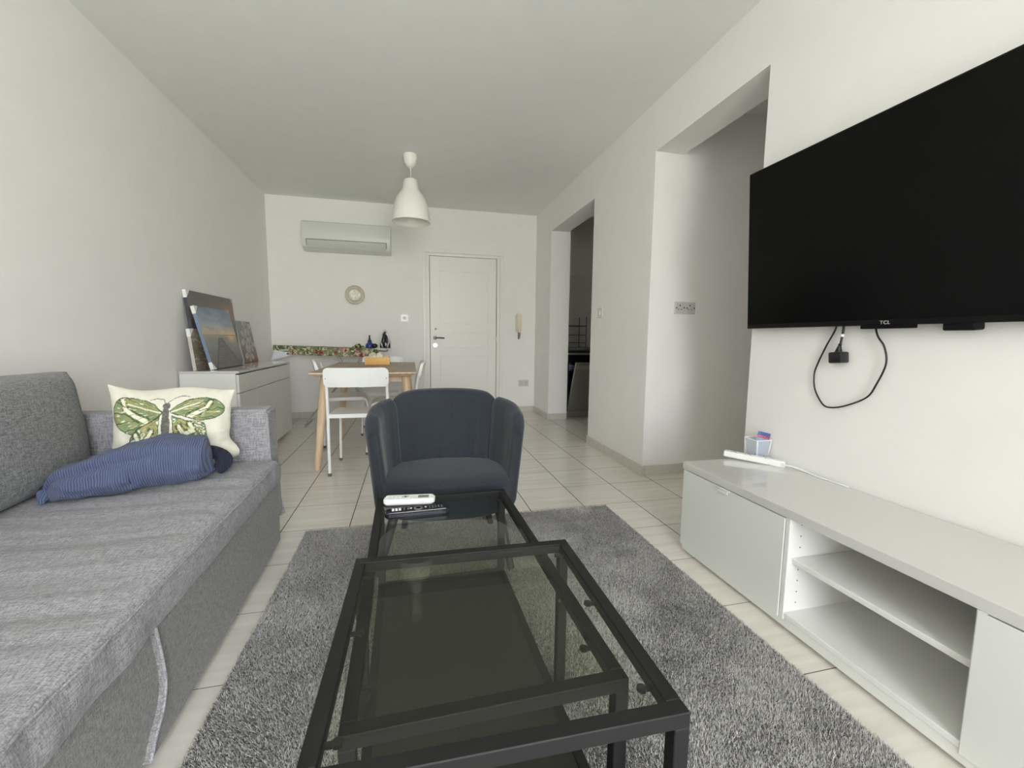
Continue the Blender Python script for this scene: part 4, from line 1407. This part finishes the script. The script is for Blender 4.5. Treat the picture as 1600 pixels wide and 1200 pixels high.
def sunset(u, v):
    c = ramp(v, [(0, L3(96, 90, 86)), (.2, L3(118, 116, 114)), (.42, L3(132, 136, 134)), (.52, L3(150, 146, 134)), (.56, L3(200, 176, 138)), (.66, L3(176, 176, 168)), (.8, L3(144, 158, 172)), (1, L3(122, 138, 154))])  # picture tones greyed, with the surface sheen mixed into the colour
    n = vnoise(u * 5 + 3, v * 14, 21); n2 = vnoise(u * 14, v * 30, 22)
    c *= (.82 + .25 * n + .14 * n2)[:, None]
    m = (v > .6); cl = vnoise(u * 4 + v * 3, v * 9, 23)
    c[m & (cl > .6)] *= np.array([.8, .85, .92])
    glow = np.exp(-(((u - .82) / .12) ** 2 + ((v - .52) / .10) ** 2))
    c = c * (1 - .75 * glow[:, None]) + L3(240, 190, 130) * .75 * glow[:, None]
    # wooden pier running out to the horizon
    t = np.clip((.50 - v) / .5, 0, 1)
    left = .42 - .30 * t; right = .50 + .40 * t
    m = (v < .5) & (u > left) & (u < right)
    stripe = (np.abs(np.sin(t ** .6 * 60)) < .3)
    c[m] = (L3(112, 106, 104) * (.85 + .25 * n2[:, None]))[m]
    c[m & stripe] *= .8
    for e_ in (left, right):
        mm = (v < .5) & (np.abs(u - e_) < .012)
        c[mm] = L3(82, 76, 74)
    m = (np.abs(v - .545) < .006); c[m] = L3(96, 98, 102)
    return c
def dusk(u, v):
    c = ramp(v, [(0, L3(60, 64, 70)), (.5, L3(92, 98, 106)), (.72, L3(150, 120, 112)), (.8, L3(112, 104, 100)), (1, L3(92, 88, 84))])
    c *= (.85 + .3 * vnoise(u * 6, v * 12, 31))[:, None]
    glow = np.exp(-(((u - .85) / .12) ** 2 + ((v - .82) / .07) ** 2))
    return c * (1 - .6 * glow[:, None]) + L3(190, 120, 100) * .6 * glow[:, None]
def birch(u, v):
    c = ramp(v, [(0, L3(150, 138, 124)), (.5, L3(134, 126, 108)), (1, L3(156, 150, 134))])
    c *= (.75 + .5 * vnoise(u * 24, v * 40, 41))[:, None]
    m = vnoise(u * 9 + 2, v * 30, 42) > .72
    c[m] = L3(186, 176, 158)
    return c
def lilies(u, v):
    c = ramp(v, [(0, L3(120, 84, 66)), (.4, L3(132, 118, 106)), (.75, L3(132, 138, 128)), (1, L3(128, 140, 132))])
    c *= (.78 + .4 * vnoise(u * 7, v * 9, 51))[:, None]
    for cx_, cy_, s_ in ((.66, .86, .22), (.42, .56, .24), (.72, .44, .2), (.46, .20, .22)):
        a = np.arctan2(v - cy_, (u - cx_)); r_2 = np.hypot(u - cx_, (v - cy_) * 1.5)
        pet = 1.5 * s_ * (.28 + .72 * np.abs(np.cos(a * 2.5 + cx_ * 9)) ** 1.5)
        m = r_2 < pet
        c[m] = (L3(176, 170, 164) * (.62 + .35 * np.clip(r_2 / s_, 0, 1.3))[:, None])[m]
        m = r_2 < s_ * .16
        c[m] = L3(90, 66, 54)
    return c
canvas('largest canvas, a dusky grey seascape, leaning on the wall behind the others', 3.60, 4.42, .585, -1.524, -1.580, CZ, dusk, side=(70, 72, 78), corners=((-1, 1), (1, 1)))
canvas('sunset seaside canvas with a wooden pier, foremost of the leaning pictures', 3.575, 4.18, .475, -1.420, -1.525, CZ, sunset, side=(120, 140, 165), corners=((-1, 1), (-1, -1), (1, 1), (1, -1)))
canvas('small brown canvas at the left end, half hidden by the sunset picture', 3.50, 3.77, .30, -1.500, -1.528, CZ, birch, side=(196, 190, 186), corners=((-1, 1),))
canvas('small canvas of white lilies at the right end of the leaning pictures', 4.425, 4.795, .395, -1.500, -1.566, CZ, lilies)

# ------------------------------------------------------------------ ironing board along the far wall
ibx0, ibx1, iby, ibz = -1.50, -.385, 5.30, .900
ib = thing('ironing_board', 'ironing board with a floral cover standing along the far wall behind the dining table', 'ironing board', (-.95, iby, 0))
def floral(co):
    x, y, z = co[:, 0].astype(float), co[:, 1].astype(float), co[:, 2].astype(float)
    s = np.hypot(y, 0) + (0.9 - z) * 1.0
    X = x * 1.0; Y = y + (0.9 - z) * 1.2
    c = np.tile(L3(128, 134, 104), (len(x), 1)) * (.78 + .5 * vnoise(X * 40 + 90, Y * 40 + 50, 61))[:, None]
    m = vnoise(X * 26 + 90, Y * 26 + 60, 62) > .60; c[m] = L3(92, 108, 66)
    m = vnoise(X * 60 + 90, Y * 60 + 60, 63) > .70; c[m] = L3(206, 198, 168)
    rg = np.random.default_rng(5)
    for k in range(90):
        cx_, cy_, r_3 = rg.uniform(-.56, .56), rg.uniform(-.2, .3), rg.uniform(.010, .024)
        d = np.hypot(X - cx_, Y - cy_)
        col_ = [L3(158, 62, 74), L3(176, 128, 134), L3(190, 164, 156), L3(140, 56, 66)][k % 4]
        m = d < r_3 * (.8 + .3 * np.abs(np.sin(np.arctan2(Y - cy_, X - cx_) * 2.5)))
        c[m] = col_ * (.75 + .5 * (d[m] / r_3))[:, None]
    return c
bm = bmesh.new()
def board_half(xl):   # half width of the board at distance xl from the pointed end
    return .165 * min(1, (xl / .50)) ** .55 if xl > 0 else 0
LB = ibx1 - ibx0
def ibf(u, v):
    xl = LB * u
    w = max(.012, board_half(xl + .012)) * (1 - .5 * max(0, (u - .97) / .03) ** 2)
    zt = ibz - .032 * u
    skirt_ = .085 * min(1, .55 + u * 3.5)
    # around: front skirt bottom -> top front edge -> top back edge -> back skirt bottom
    if v < .25: y = -w - .003; z = zt - .012 - skirt_ * (1 - v / .25)
    elif v < .75:
        k = (v - .25) / .5; y = -w + 2 * w * k; z = zt - .012 * abs(2 * k - 1) ** 8
    else: y = w + .003; z = zt - .012 - skirt_ * ((v - .75) / .25)
    z += .004 * noise.noise(Vector((u * 14, v * 3, 2))); y += .004 * noise.noise(Vector((u * 22, v * 2, 9)))
    return Vector((ibx0 + .95 + xl, y, z))
grid(bm, 260, 56, ibf)
cov = obj('floral_cover', bm, vcol_mat('floral_cotton', .9, .15), ib, smooth=True)
color_verts(cov, floral)
sm = cov.modifiers.new('thickness', 'SOLIDIFY'); sm.thickness = .002
LINEN = new_mat('white_lining', (.78, .80, .86), .9)
bm = bmesh.new()
x0_ = ibx0 + .95
def lin(u, v):
    # triangular flap of lining sagging under the nose
    x = x0_ + .005 + .28 * u - .03 * v * (1 - u)
    zb = ibz - .055 - .035 * u
    drop = (.115 * (1 - u) ** 1.1 + .004)
    y = -.02 - .09 * u ** .6 * (1 - .3 * v) + .015 * math.sin(u * 9) * v
    return Vector((x, y - .012, zb - drop * v))
grid(bm, 30, 12, lin)
lnb = obj('lining', bm, LINEN, ib, smooth=True, label='white lining hanging loose under the pointed end')
sm = lnb.modifiers.new('thickness', 'SOLIDIFY'); sm.thickness = .002
bm = bmesh.new()
bx(bm, x0_ + .10, x0_ + LB - .03, -.10, .10, ibz - .058, ibz - .046)
obj('board', bm, CHROME, ib)
SILV = new_mat('grey_painted_tube', (.5, .5, .5), .35, metal=.4)
for nm, xa, xb, yy_, za in (('leg', -.858 + .95 + .055, -.46 + .95, .075, .80), ('leg', -.511 + .95 - .03, -1.165 + .95, -.075, .80)):
    bm = bmesh.new()
    for s_ in (-1, 1):
        tube(bm, [(xa - (.06 if xa < xb else -.06), yy_ + s_ * .03, za + .04), (xb, yy_ + s_ * .03, .03)], .009, 10)
    tube(bm, [(xb, yy_ - .17, .016), (xb, yy_ + .17, .016)], .010, 10)
    lg = obj(nm, bm, SILV, ib, smooth=True, angle=50)
    for s_ in (-1, 1):
        bm = bmesh.new(); tube(bm, [(xb, yy_ + s_ * .15, .0145), (xb, yy_ + s_ * .185, .0145)], .014, 12); obj('rubber_foot', bm, PLASTIC_D, lg, smooth=True, angle=40)
bm = bmesh.new()
zr = ibz - .030
for yy_ in (-.10, 0, .10):
    tube(bm, [(x0_ + LB - .06, yy_, zr - .008), (x0_ + LB + .155, yy_, zr - .006)], .0035, 8)
tube(bm, smooth_path([(x0_ + LB - .04, -.12, zr - .006), (x0_ + LB + .13, -.12, zr - .006), (x0_ + LB + .165, -.09, zr - .006), (x0_ + LB + .165, .09, zr - .006), (x0_ + LB + .13, .12, zr - .006), (x0_ + LB - .04, .12, zr - .006)], 5), .0045, 8)
for k in range(5): tube(bm, [(x0_ + LB + .01 + k * .034, -.118, zr - .004), (x0_ + LB + .01 + k * .034, .118, zr - .004)], .0025, 6)
obj('iron_rest', bm, PLASTIC, ib, smooth=True, label='white wire iron rest')

# steam iron standing on its heel
irn = thing('steam_iron', 'black and white steam iron standing upright on the wire rest of the ironing board', 'iron', (-.275, 5.285, ibz - .0255), R(-10))
BLKG = new_mat('iron_black', (.012, .012, .014), .25)
def iron_half(t): return .060 * (1 - t ** 2.2) ** .75 if t < 1 else 0
bm = bmesh.new()
H_ = .215
rws = []
for i in range(25):
    t = i / 24
    hw = max(.002, iron_half(t)); z = H_ * t
    dep = .058 * (1 - .55 * t) * (1 if t < .97 else .6)
    ring = []
    for k in range(20):
        a = 2 * math.pi * k / 20
        ring.append(bm.verts.new((hw * math.copysign(abs(math.cos(a)) ** .7, math.cos(a)), -.028 - dep * .5 + dep * .5 * math.copysign(abs(math.sin(a)) ** .7, math.sin(a)), z)))
    rws.append(ring)
for A_, B_ in zip(rws, rws[1:]):
    for k in range(20): bm.faces.new((A_[k], A_[(k + 1) % 20], B_[(k + 1) % 20], B_[k]))
bm.faces.new(rws[0][::-1]); bm.faces.new(rws[-1])
obj('housing', bm, BLKG, irn, smooth=True, angle=60)
bm = bmesh.new()
prism(bm, [(.066 * s_ * (1 - t ** 2.2) ** .75 if t < 1 else 0, H_ * 1.03 * t) for s_, ts in ((1, [i / 16 for i in range(17)]), (-1, [i / 16 for i in range(15, -1, -1)])) for t in ts], -.024, -.012)
bm.transform(Matrix.Rotation(R(90), 4, 'X') @ Matrix.Scale(-1, 4, (0, 0, 1)))
bm.transform(Matrix.Translation((0, -.036, 0)))
obj('soleplate', bm, CHROME, irn)
bm = bmesh.new()
tube(bm, smooth_path([(0, -.075, .012), (0, -.125, .03), (0, -.135, .09), (0, -.115, .15), (0, -.060, .18)], 6), .016, 14)
obj('handle', bm, BLKG, irn, smooth=True, angle=60)
WHP = new_mat('iron_white_trim', (.8, .8, .82), .3)
bm = bmesh.new()
for s_ in (-1, 1):
    tube(bm, smooth_path([(s_ * .03, -.084, .02), (s_ * .046, -.072, .07), (s_ * .036, -.064, .13), (s_ * .012, -.058, .17)], 5), .0045, 8)
tube(bm, smooth_path([(-.030, -.088, .012), (-.022, -.10, .05), (-.010, -.112, .075), (.002, -.12, .08)], 5), .005, 8)
obj('white_trim', bm, WHP, irn, smooth=True)
bm = bmesh.new(); lathe(bm, [(0, 0), (.022, 0), (.022, .012), (0, .014)], n=24, cap=False)
bm.transform(Matrix.Translation((.0, -.088, .045)) @ rot); obj('dial', bm, WHP, irn, smooth=True, angle=40)
bm = bmesh.new(); tube(bm, smooth_path([(0.0, -.03, .004), (.03, -.08, -.03), (.01, -.14, -.035), (-.05, -.14, -.03), (-.07, -.12, -.04)], 8), .0045, 8)
obj('power_cord', bm, DARKP, irn, smooth=True)

# spray bottle, black bulb, green cloth on the board
sb_ = thing('spray_bottle', 'small blue bottle with a long neck standing on the ironing board', 'bottle', (-.462, 5.25, ibz - .032), 0)
BLU = new_mat('blue_plastic', (.03, .065, .24), .25)
bm = bmesh.new(); lathe(bm, [(0, 0), (.040, 0), (.046, .008), (.047, .035), (.040, .055), (.024, .068), (.020, .075)], n=32); obj('body', bm, BLU, sb_, smooth=True, angle=50)
bm = bmesh.new(); lathe(bm, [(.021, .070), (.023, .074), (.022, .095), (.013, .102), (.010, .125), (.009, .15), (.006, .156), (0, .157)], n=24, cap=False); obj('neck', bm, new_mat('dark_blue_plastic', (.01, .015, .07), .3), sb_, smooth=True, angle=50)
tag(obj('black_ball', (lambda b: (bmesh.ops.create_uvsphere(b, u_segments=24, v_segments=16, radius=.032, matrix=Matrix.Translation((-.405, 5.225, ibz + .0)) @ Matrix.Diagonal((1.1, 1, .85, 1))), b)[1])(bmesh.new()), DARKP, smooth=True), 'small round black object between the blue bottle and the iron on the ironing board', 'ball')
bm = bmesh.new()
def clo(u, v):
    a = 2 * math.pi * u; r_4 = v
    return Vector((-.585 + .075 * r_4 * math.cos(a), 5.23 + .05 * r_4 * math.sin(a), ibz - .022 + .045 * (1 - r_4 ** 2) * (.7 + .6 * noise.noise(Vector((math.cos(a) * 2, math.sin(a) * 2, r_4 * 3))))))
grid(bm, 40, 12, clo, cu=True)
bmesh.ops.remove_doubles(bm, verts=bm.verts, dist=1e-5)
gm = add_noise(new_mat('green_black_cloth', (.20, .22, .08), .9), 26, .2)
rp_ = [n for n in gm.node_tree.nodes if n.type == 'VALTORGB'][0]
rp_.color_ramp.elements[0].color = (.02, .022, .012, 1); rp_.color_ramp.elements[0].position = .47
rp_.color_ramp.elements[1].color = (.42, .46, .18, 1); rp_.color_ramp.elements[1].position = .53
tag(obj('crumpled_cloth', bm, gm, smooth=True), 'crumpled yellow-green and black cloth on the ironing board left of the blue bottle', 'cloth')

# ------------------------------------------------------------------ television
TVX = 1.60
TVF = new_mat('tv_frame_black', (.005, .005, .006), .45, spec=.2)
tv = thing('television', 'large black flat-screen television mounted on the right wall', 'television', (TVX, 1.145, 1.06), 0)
tilt = Matrix.Rotation(R(-3.6), 4, 'Y')
SCR = new_mat('tv_screen', (.003, .0036, .0034), .18, spec=.14)
bm = bmesh.new(); bx(bm, 0, .018, -.622, .622, 0, .715, bevel=.003, seg=2); bm.transform(tilt); obj('frame', bm, TVF, tv)
bm = bmesh.new(); bx(bm, -.0012, .001, -.615, .615, .020, .708); bm.transform(tilt); obj('screen', bm, SCR, tv)
bm = bmesh.new(); bx(bm, .018, .060, -.45, .45, .05, .46, bevel=.012, seg=3); bm.transform(tilt); obj('rear_housing', bm, TVF, tv)
bm = bmesh.new(); bx(bm, .002, .022, -.085, .085, -.012, .002, bevel=.002); bm.transform(tilt); obj('sensor_bar', bm, TVF, tv)
bm = bmesh.new(); bx(bm, .006, .05, .13 - .37, .21 - .37, -.022, .004, bevel=.005); bm.transform(tilt); obj('wifi_module', bm, TVF, tv)
tc_ = bpy.data.curves.new('maker_mark', 'FONT'); tc_.body = 'TCL'; tc_.size = .017; tc_.align_x = 'CENTER'; tc_.extrude = .0003; tc_.space_character = 1.12
to = bpy.data.objects.new('maker_mark', tc_); COL.objects.link(to); to.parent = tv
tc_.materials.append(new_mat('silver_print', (.6, .6, .6), .4))
bpy.context.view_layer.update()
tme = bpy.data.meshes.new_from_object(to.evaluated_get(bpy.context.evaluated_depsgraph_get()))
bpy.data.objects.remove(to, do_unlink=True)
to = bpy.data.objects.new('maker_mark', tme); COL.objects.link(to); to.parent = tv
to.matrix_local = tilt @ Matrix(((0, 0, -1, -.0006), (-1, 0, 0, .0), (0, 1, 0, .004), (0, 0, 0, 1)))
bm = bmesh.new(); bx(bm, .03, .06, -.2, .2, .15, .38); bx(bm, .058, ROOM_R - TVX, -.25, .25, .12, .42); obj('wall_bracket', bm, NICKEL, tv)

# cables hanging under the television
cab = thing('cable', 'thin black cable hanging in a wide loop below the television', 'cable', (ROOM_R - .02, 1.32, 1.05))
pts = smooth_path([(1.640, 1.350, 1.11), (1.640, 1.352, 1.055), (1.643, 1.388, .985), (1.648, 1.425, .905), (1.648, 1.435, .86), (1.648, 1.425, .80), (1.648, 1.385, .745), (1.648, 1.345, .738), (1.648, 1.285, .757), (1.647, 1.215, .798), (1.645, 1.185, .85), (1.642, 1.158, .925), (1.640, 1.168, .985), (1.638, 1.195, 1.03), (1.638, 1.215, 1.11)], 8)
bm = bmesh.new(); tube(bm, pts, .0032, 8); obj('loop', bm, DARKP, cab, smooth=True, world=True)
pc_ = thing('power_cable', 'black power cable with a plug adapter dangling below the television', 'power cable', (ROOM_R - .03, 1.32, 1.05))
bm = bmesh.new(); tube(bm, smooth_path([(1.635, 1.320, 1.11), (1.636, 1.318, 1.05), (1.637, 1.323, 1.01), (1.637, 1.326, .985)], 5), .0042, 10); obj('cord', bm, DARKP, pc_, smooth=True, world=True)
bm = bmesh.new(); tube(bm, [(1.636, 1.320, 1.032), (1.6365, 1.322, 1.022)], .0065, 10); obj('paper_tag', bm, PLASTIC, pc_, smooth=True, angle=40, world=True)
bm = bmesh.new()
tube(bm, [(1.637, 1.326, .992), (1.637, 1.328, .988), (1.637, 1.330, .965), (1.637, 1.331, .958)], [.007, .0055, .012, .015], 12)
bx(bm, 1.612, 1.656, 1.300, 1.352, .918, .962, bevel=.006, seg=2, rot=Matrix.Rotation(R(-6), 3, 'X'))
bx(bm, 1.640, 1.646, 1.352, 1.366, .950, .954); bx(bm, 1.640, 1.646, 1.350, 1.364, .926, .930)
obj('plug', bm, DARKP, pc_, smooth=True, angle=40, world=True)

# ------------------------------------------------------------------ television unit
UX0, UX1, UH = 1.238, 1.652, .437
UY1, UD1, UD0, UY0 = 1.698, 1.137, .615, .052
tu = thing('tv_unit', 'low glossy white television unit with an open shelf compartment along the right wall', 'tv unit', (UX1, (UY0 + UY1) / 2, 0))
wbox('top_panel', tu, GLOSSW, (UX0 - .003, UX1, UY0 - .002, UY1 + .002, UH - .032, UH))
wbox('carcass', tu, INNERW, (UX0 + .018, UX1, UY1 - .018, UY1, .045, UH - .032), (UX0 + .018, UX1, UY0, UY0 + .018, .045, UH - .032),
     (UX0 + .002, UX1, UD1 - .018, UD1, .045, UH - .032), (UX0 + .002, UX1, UD0 - .0, UD0 + .018, .045, UH - .032),
     (UX0 + .004, UX1, UY0 + .018, UY1 - .018, .052, .070), (UX1 - .012, UX1 - .002, UY0 + .018, UY1 - .018, .07, UH - .032))
wbox('shelf', tu, INNERW, (UX0 + .02, UX1 - .012, UD0 + .019, UD1 - .019, .247, .265))
wbox('plinth', tu, FRONTW, (UX0 + .006, UX1 - .01, UY0 + .01, UY1 - .01, .018, .052), (UX0 + .04, UX1 - .03, UY0 + .04, UY1 - .04, 0, .018))
def cdoor(y0, y1, hy):
    bm = bmesh.new(); bx(bm, UX0, UX0 + .017, y0, y1, .042, UH - .037, bevel=.0015, seg=1)
    d = obj('cabinet_door', bm, FRONTW, tu, world=True)
    bm = bmesh.new(); bx(bm, UX0 - .014, UX0 + .002, hy - .028, hy + .028, UH - .041, UH - .0385, bevel=.0006, seg=1); bx(bm, UX0 - .014, UX0 - .0115, hy - .028, hy + .028, UH - .050, UH - .0385, bevel=.0006, seg=1)
    bm.transform(Matrix.Translation(-Vector(tu.location))); obj('handle', bm, PLASTIC, d)
cdoor(UD1 + .002, UY1 - .002, 1.425)
cdoor(UY0 + .002, UD0 + .016, .33)
bm = bmesh.new()
for px_ in (UX0 + .05, UX0 + .31):
    for k in range(8):
        if abs(.1 + k * .04 - .256) < .02: continue
        bmesh.ops.create_cone(bm, cap_ends=True, segments=10, radius1=.0026, radius2=.0026, depth=.001, matrix=Matrix.Translation((px_, UD1 - .0184, .1 + k * .04)) @ rot)
o_ = obj('peg_holes', bm, new_mat('hole_shadow_grey', (.2, .2, .19), .8), tu, world=True); o_['kind'] = 'stuff'

# power strip with its lead
ps = thing('power_strip', 'long white power strip with its white lead lying on the television unit', 'power strip', (1.5475, 1.618, UH), math.atan2(1.50 - 1.70, 1.62 - 1.458))
L_ = .255
bm = bmesh.new()
tb = bmesh.new(); prism(tb, rrect(L_, .036, .006, 3), 0, .027, bevel=.003); tb.transform(Matrix.Translation((0, .015, .004)) @ Matrix.Rotation(R(2.2), 4, 'Y')); merge(bm, tb)
obj('housing', bm, PLASTIC, ps, smooth=True, angle=40)
for k in range(3):
    bm = bmesh.new(); x = -.085 + k * .062
    for dx, dy in ((-.010, -.006), (.010, -.006), (0, .009)):
        bx(bm, x + dx - .003, x + dx + .003, .015 + dy - .003, .015 + dy + .003, .0305 - x * .038, .0315 - x * .038)
    obj('socket_outlet', bm, NICKEL, ps)
bm = bmesh.new()
tube(bm, smooth_path([(1.612, 1.518, .452), (1.63, 1.49, .452), (1.643, 1.455, .447), (1.646, 1.41, .442), (1.646, 1.36, .4405), (1.647, 1.25, .4405)], 8), .0038, 8)
obj('lead', bm, PLASTIC, ps, smooth=True, world=True)

# translucent basket and the sachet in it
bk_ = thing('storage_basket', 'small translucent plastic basket at the back of the television unit', 'basket', (1.613, 1.666, UH + .001))
MILKY = clear_mat('milky_plastic', (.93, .95, .97), 1.45, .15, body=(.85, .87, .88), body_mix=.28)
bm = bmesh.new()
def frustum_shell(bm, b0, b1, z0, z1, th):
    lv = [(b0, z0), (b1, z1), (b1 - th, z1), (b0 - th, z0 + th)]
    rgs = []
    for b, z in lv: rgs.append([bm.verts.new((x, y, z)) for x, y in rrect(2 * b, 2 * b, .012, 5)])
    for A_, B_ in zip(rgs, rgs[1:]):
        for k in range(len(A_)): bm.faces.new((A_[k], A_[(k + 1) % len(A_)], B_[(k + 1) % len(A_)], B_[k]))
    bm.faces.new(rgs[0][::-1]); bm.faces.new(rgs[-1])
frustum_shell(bm, .032, .042, 0, .098, .0012)
obj('basket_body', bm, MILKY, bk_)
bm = bmesh.new()
o2 = [Vector((x, y, .099)) for x, y in rrect(.086, .086, .013, 5)]
tube(bm, o2, .0026, 6, closed=True)
for sx in (-1, 1):
    for sy in (-1, 1): tube(bm, [(sx * .030, sy * .030, .003), (sx * .039, sy * .039, .098)], .003, 6)
obj('rim', bm, new_mat('basket_rim', (.78, .80, .82), .35), bk_, smooth=True)
sa = thing('sachet', 'blue and red sachet sticking out of the translucent basket', 'sachet', (1.613, 1.662, UH + .006), R(-38))
def sach(co):
    z = co[:, 2]; x = co[:, 0]
    c = np.tile(L3(150, 170, 205), (len(z), 1)).astype(float) * (.85 + .3 * vnoise(x * 300 + 50, z * 200 + 50, 71))[:, None]
    c[(z > .100) & (z <= .113)] = L3(168, 52, 82)
    c[z > .113] = L3(62, 84, 150)
    m = (z > .102) & (z < .110) & (vnoise(x * 500 + 90, z * 300 + 20, 72) > .6); c[m] = L3(214, 150, 160)
    m = (z < .02); c[m] = L3(90, 104, 150)
    return c
bm = bmesh.new()
grid(bm, 40, 60, lambda u, v: Vector(((u - .5) * .052, .006 * math.sin(math.pi * u) * (1 - .8 * v ** 6) + .03 * v * .35 - .012, .129 * v)))
ex = bmesh.ops.extrude_face_region(bm, geom=list(bm.faces))
for v in [g_ for g_ in ex['geom'] if isinstance(g_, bmesh.types.BMVert)]: v.co.y += .003
so_ = obj('pouch', bm, vcol_mat('printed_foil', .35, .5), sa, smooth=True, angle=60)
so_.rotation_euler = (0, R(10), 0)
color_verts(so_, sach)

# ------------------------------------------------------------------ kitchen seen through the far opening
KX0 = ROOM_R + T + .055
STEEL = new_mat('dishwasher_steel', (.30, .30, .27), .45, metal=.7)
DKP = new_mat('dark_interior', (.03, .035, .045), .35)
wk = thing('kitchen_worktop', 'dark speckled kitchen worktop seen through the far opening', 'worktop', (KX0, 5.33, .86))
bm = bmesh.new(); bx(bm, 0, K_END - KX0, -.305, .285, 0, .036, bevel=.003); obj('slab', bm, add_noise(new_mat('speckled_granite', (.09, .09, .085), .3), 240, .7), wk)
dw = thing('dishwasher', 'built-in dishwasher under the kitchen worktop with its door ajar', 'dishwasher', (KX0, 5.05, 0))
bm = bmesh.new()
bx(bm, 0, .018, 0, .54, .09, .855); bx(bm, .58, .598, 0, .54, .09, .855); bx(bm, .018, .58, .5, .54, .09, .855); bx(bm, .018, .58, 0, .5, .09, .10); bx(bm, .018, .58, 0, .5, .845, .855)
obj('cabinet', bm, DKP, dw)
bm = bmesh.new(); bx(bm, 0, .598, -.004, .02, .805, .830, bevel=.002); obj('top_trim', bm, CHROME, dw)
bm = bmesh.new(); bx(bm, .0, .598, .03, .05, 0, .085); obj('plinth', bm, CHROME, dw)
bm = bmesh.new(); bx(bm, .0, .598, -.028, .004, 0, .68, bevel=.003); bm.transform(Matrix.Translation((0, 0, .095)) @ Matrix.Rotation(R(22.5), 4, 'X'))
ddr = obj('dishwasher_door', bm, STEEL, dw)
bm = bmesh.new(); bx(bm, .03, .57, -.034, -.026, .60, .66, bevel=.002); bm.transform(Matrix.Translation((0, 0, .095)) @ Matrix.Rotation(R(22.5), 4, 'X')); obj('control_panel', bm, CHROME, ddr)
bm = bmesh.new()
for k in range(9):
    tube(bm, [(.03 + k * .06, .06, .60), (.03 + k * .06, .48, .60)], .003, 6)
for yy_ in (.06, .27, .48): tube(bm, [(.03, yy_, .60), (.57, yy_, .60)], .003, 6)
tube(bm, [(.03, .06, .66), (.57, .06, .66)], .004, 6)
obj('rack', bm, CHROME, dw)
mg = thing('mug', 'small blue and white mug on the upper rack of the dishwasher', 'mug', (KX0 + .07, 5.05 + .12, .604))
bm = bmesh.new(); lathe(bm, [(0, 0), (.033, 0), (.036, .075), (.033, .075), (.03, .004), (0, .004)], n=24, cap=False); obj('body', bm, new_mat('blue_glaze', (.12, .2, .42), .2), mg, smooth=True, angle=50)
bm = bmesh.new(); tube(bm, smooth_path([(.034, 0, .06), (.055, 0, .055), (.055, 0, .025), (.035, 0, .015)], 4), .004, 8); obj('handle', bm, PLASTIC, mg, smooth=True)
kc = thing('kitchen_cabinet', 'dark kitchen base cabinet beside the dishwasher', 'cabinet', (KX0 + .60, 5.07, 0))
bm = bmesh.new(); bx(bm, 0, K_END - KX0 - .60, 0.01, .53, .09, .857); bx(bm, 0, K_END - KX0 - .60, .06, .5, 0, .09); obj('carcass', bm, new_mat('dark_kitchen_front', (.05, .05, .045), .4), kc)
for k in range(2):
    w0 = (K_END - KX0 - .60) / 2
    bm = bmesh.new(); bx(bm, k * w0 + .003, (k + 1) * w0 - .003, -.008, .01, .095, .852, bevel=.002)
    dd_ = obj('cabinet_door', bm, new_mat('kitchen_door', (.12, .12, .1), .35), kc)
    bm = bmesh.new(); tube(bm, [(k * w0 + .2, -.03, .80), (k * w0 + .4, -.03, .80)], .006, 8); obj('handle', bm, CHROME, dd_)
# wall tiles behind the worktop
def tile_mat():
    m = new_mat('kitchen_wall_tile', (.66, .64, .59), .3)
    nt = m.node_tree; b = nt.nodes['Principled BSDF']
    geo = nt.nodes.new('ShaderNodeNewGeometry')
    sx = nt.nodes.new('ShaderNodeSeparateXYZ'); cb_ = nt.nodes.new('ShaderNodeCombineXYZ')
    nt.links.new(geo.outputs['Position'], sx.inputs[0]); nt.links.new(sx.outputs['X'], cb_.inputs[0]); nt.links.new(sx.outputs['Z'], cb_.inputs[1])
    br = nt.nodes.new('ShaderNodeTexBrick'); br.offset = 0; br.inputs['Scale'].default_value = 1; br.inputs['Mortar Size'].default_value = .002
    br.inputs['Brick Width'].default_value = .2; br.inputs['Row Height'].default_value = .2
    br.inputs['Color1'].default_value = (.66, .64, .59, 1); br.inputs['Color2'].default_value = (.63, .61, .56, 1); br.inputs['Mortar'].default_value = (.62, .6, .55, 1)
    nt.links.new(cb_.outputs[0], br.inputs['Vector']); nt.links.new(br.outputs['Color'], b.inputs['Base Color'])
    return m
bm = bmesh.new(); bx(bm, ROOM_R + T + .03, K_END, ROOM_F - .008, ROOM_F, .897, 1.875); struct('trim_1', bm, tile_mat())
dk = thing('dish_rack', 'two-tier wire dish rack standing on the kitchen worktop', 'dish rack', (KX0 + .02, 5.36, .896))
bm = bmesh.new()
for xx_ in (.0, .30):
    for yy_ in (-.12, .12): tube(bm, [(xx_, yy_, 0), (xx_, yy_, .40)], .005, 8)
for zz_ in (.06, .16, .28):
    for yy_ in (-.12, .12): tube(bm, [(0, yy_, zz_), (.30, yy_, zz_)], .004, 8)
    for k in range(7): tube(bm, [(.05 * k, -.12, zz_), (.05 * k, .12, zz_)], .003, 6)
obj('wire_frame', bm, NICKEL, dk, smooth=True)
bm = bmesh.new(); bx(bm, -.01, .31, -.13, .13, .273, .283, bevel=.003); obj('tray', bm, DKP, dk)

# repeats share a group
for o in list(scene.objects):
    if o.parent is None and 'category' in o:
        base = o.name.split('.')[0]
        g_ = {'dining_chair': 'white dining chairs around the dining table', 'canvas_picture': 'canvas pictures leaning on the white cabinet',
              'coffee_table': 'nested glass coffee tables', 'remote_control': 'remote controls on the glass coffee table'}.get(base)
        if g_: o['group'] = g_
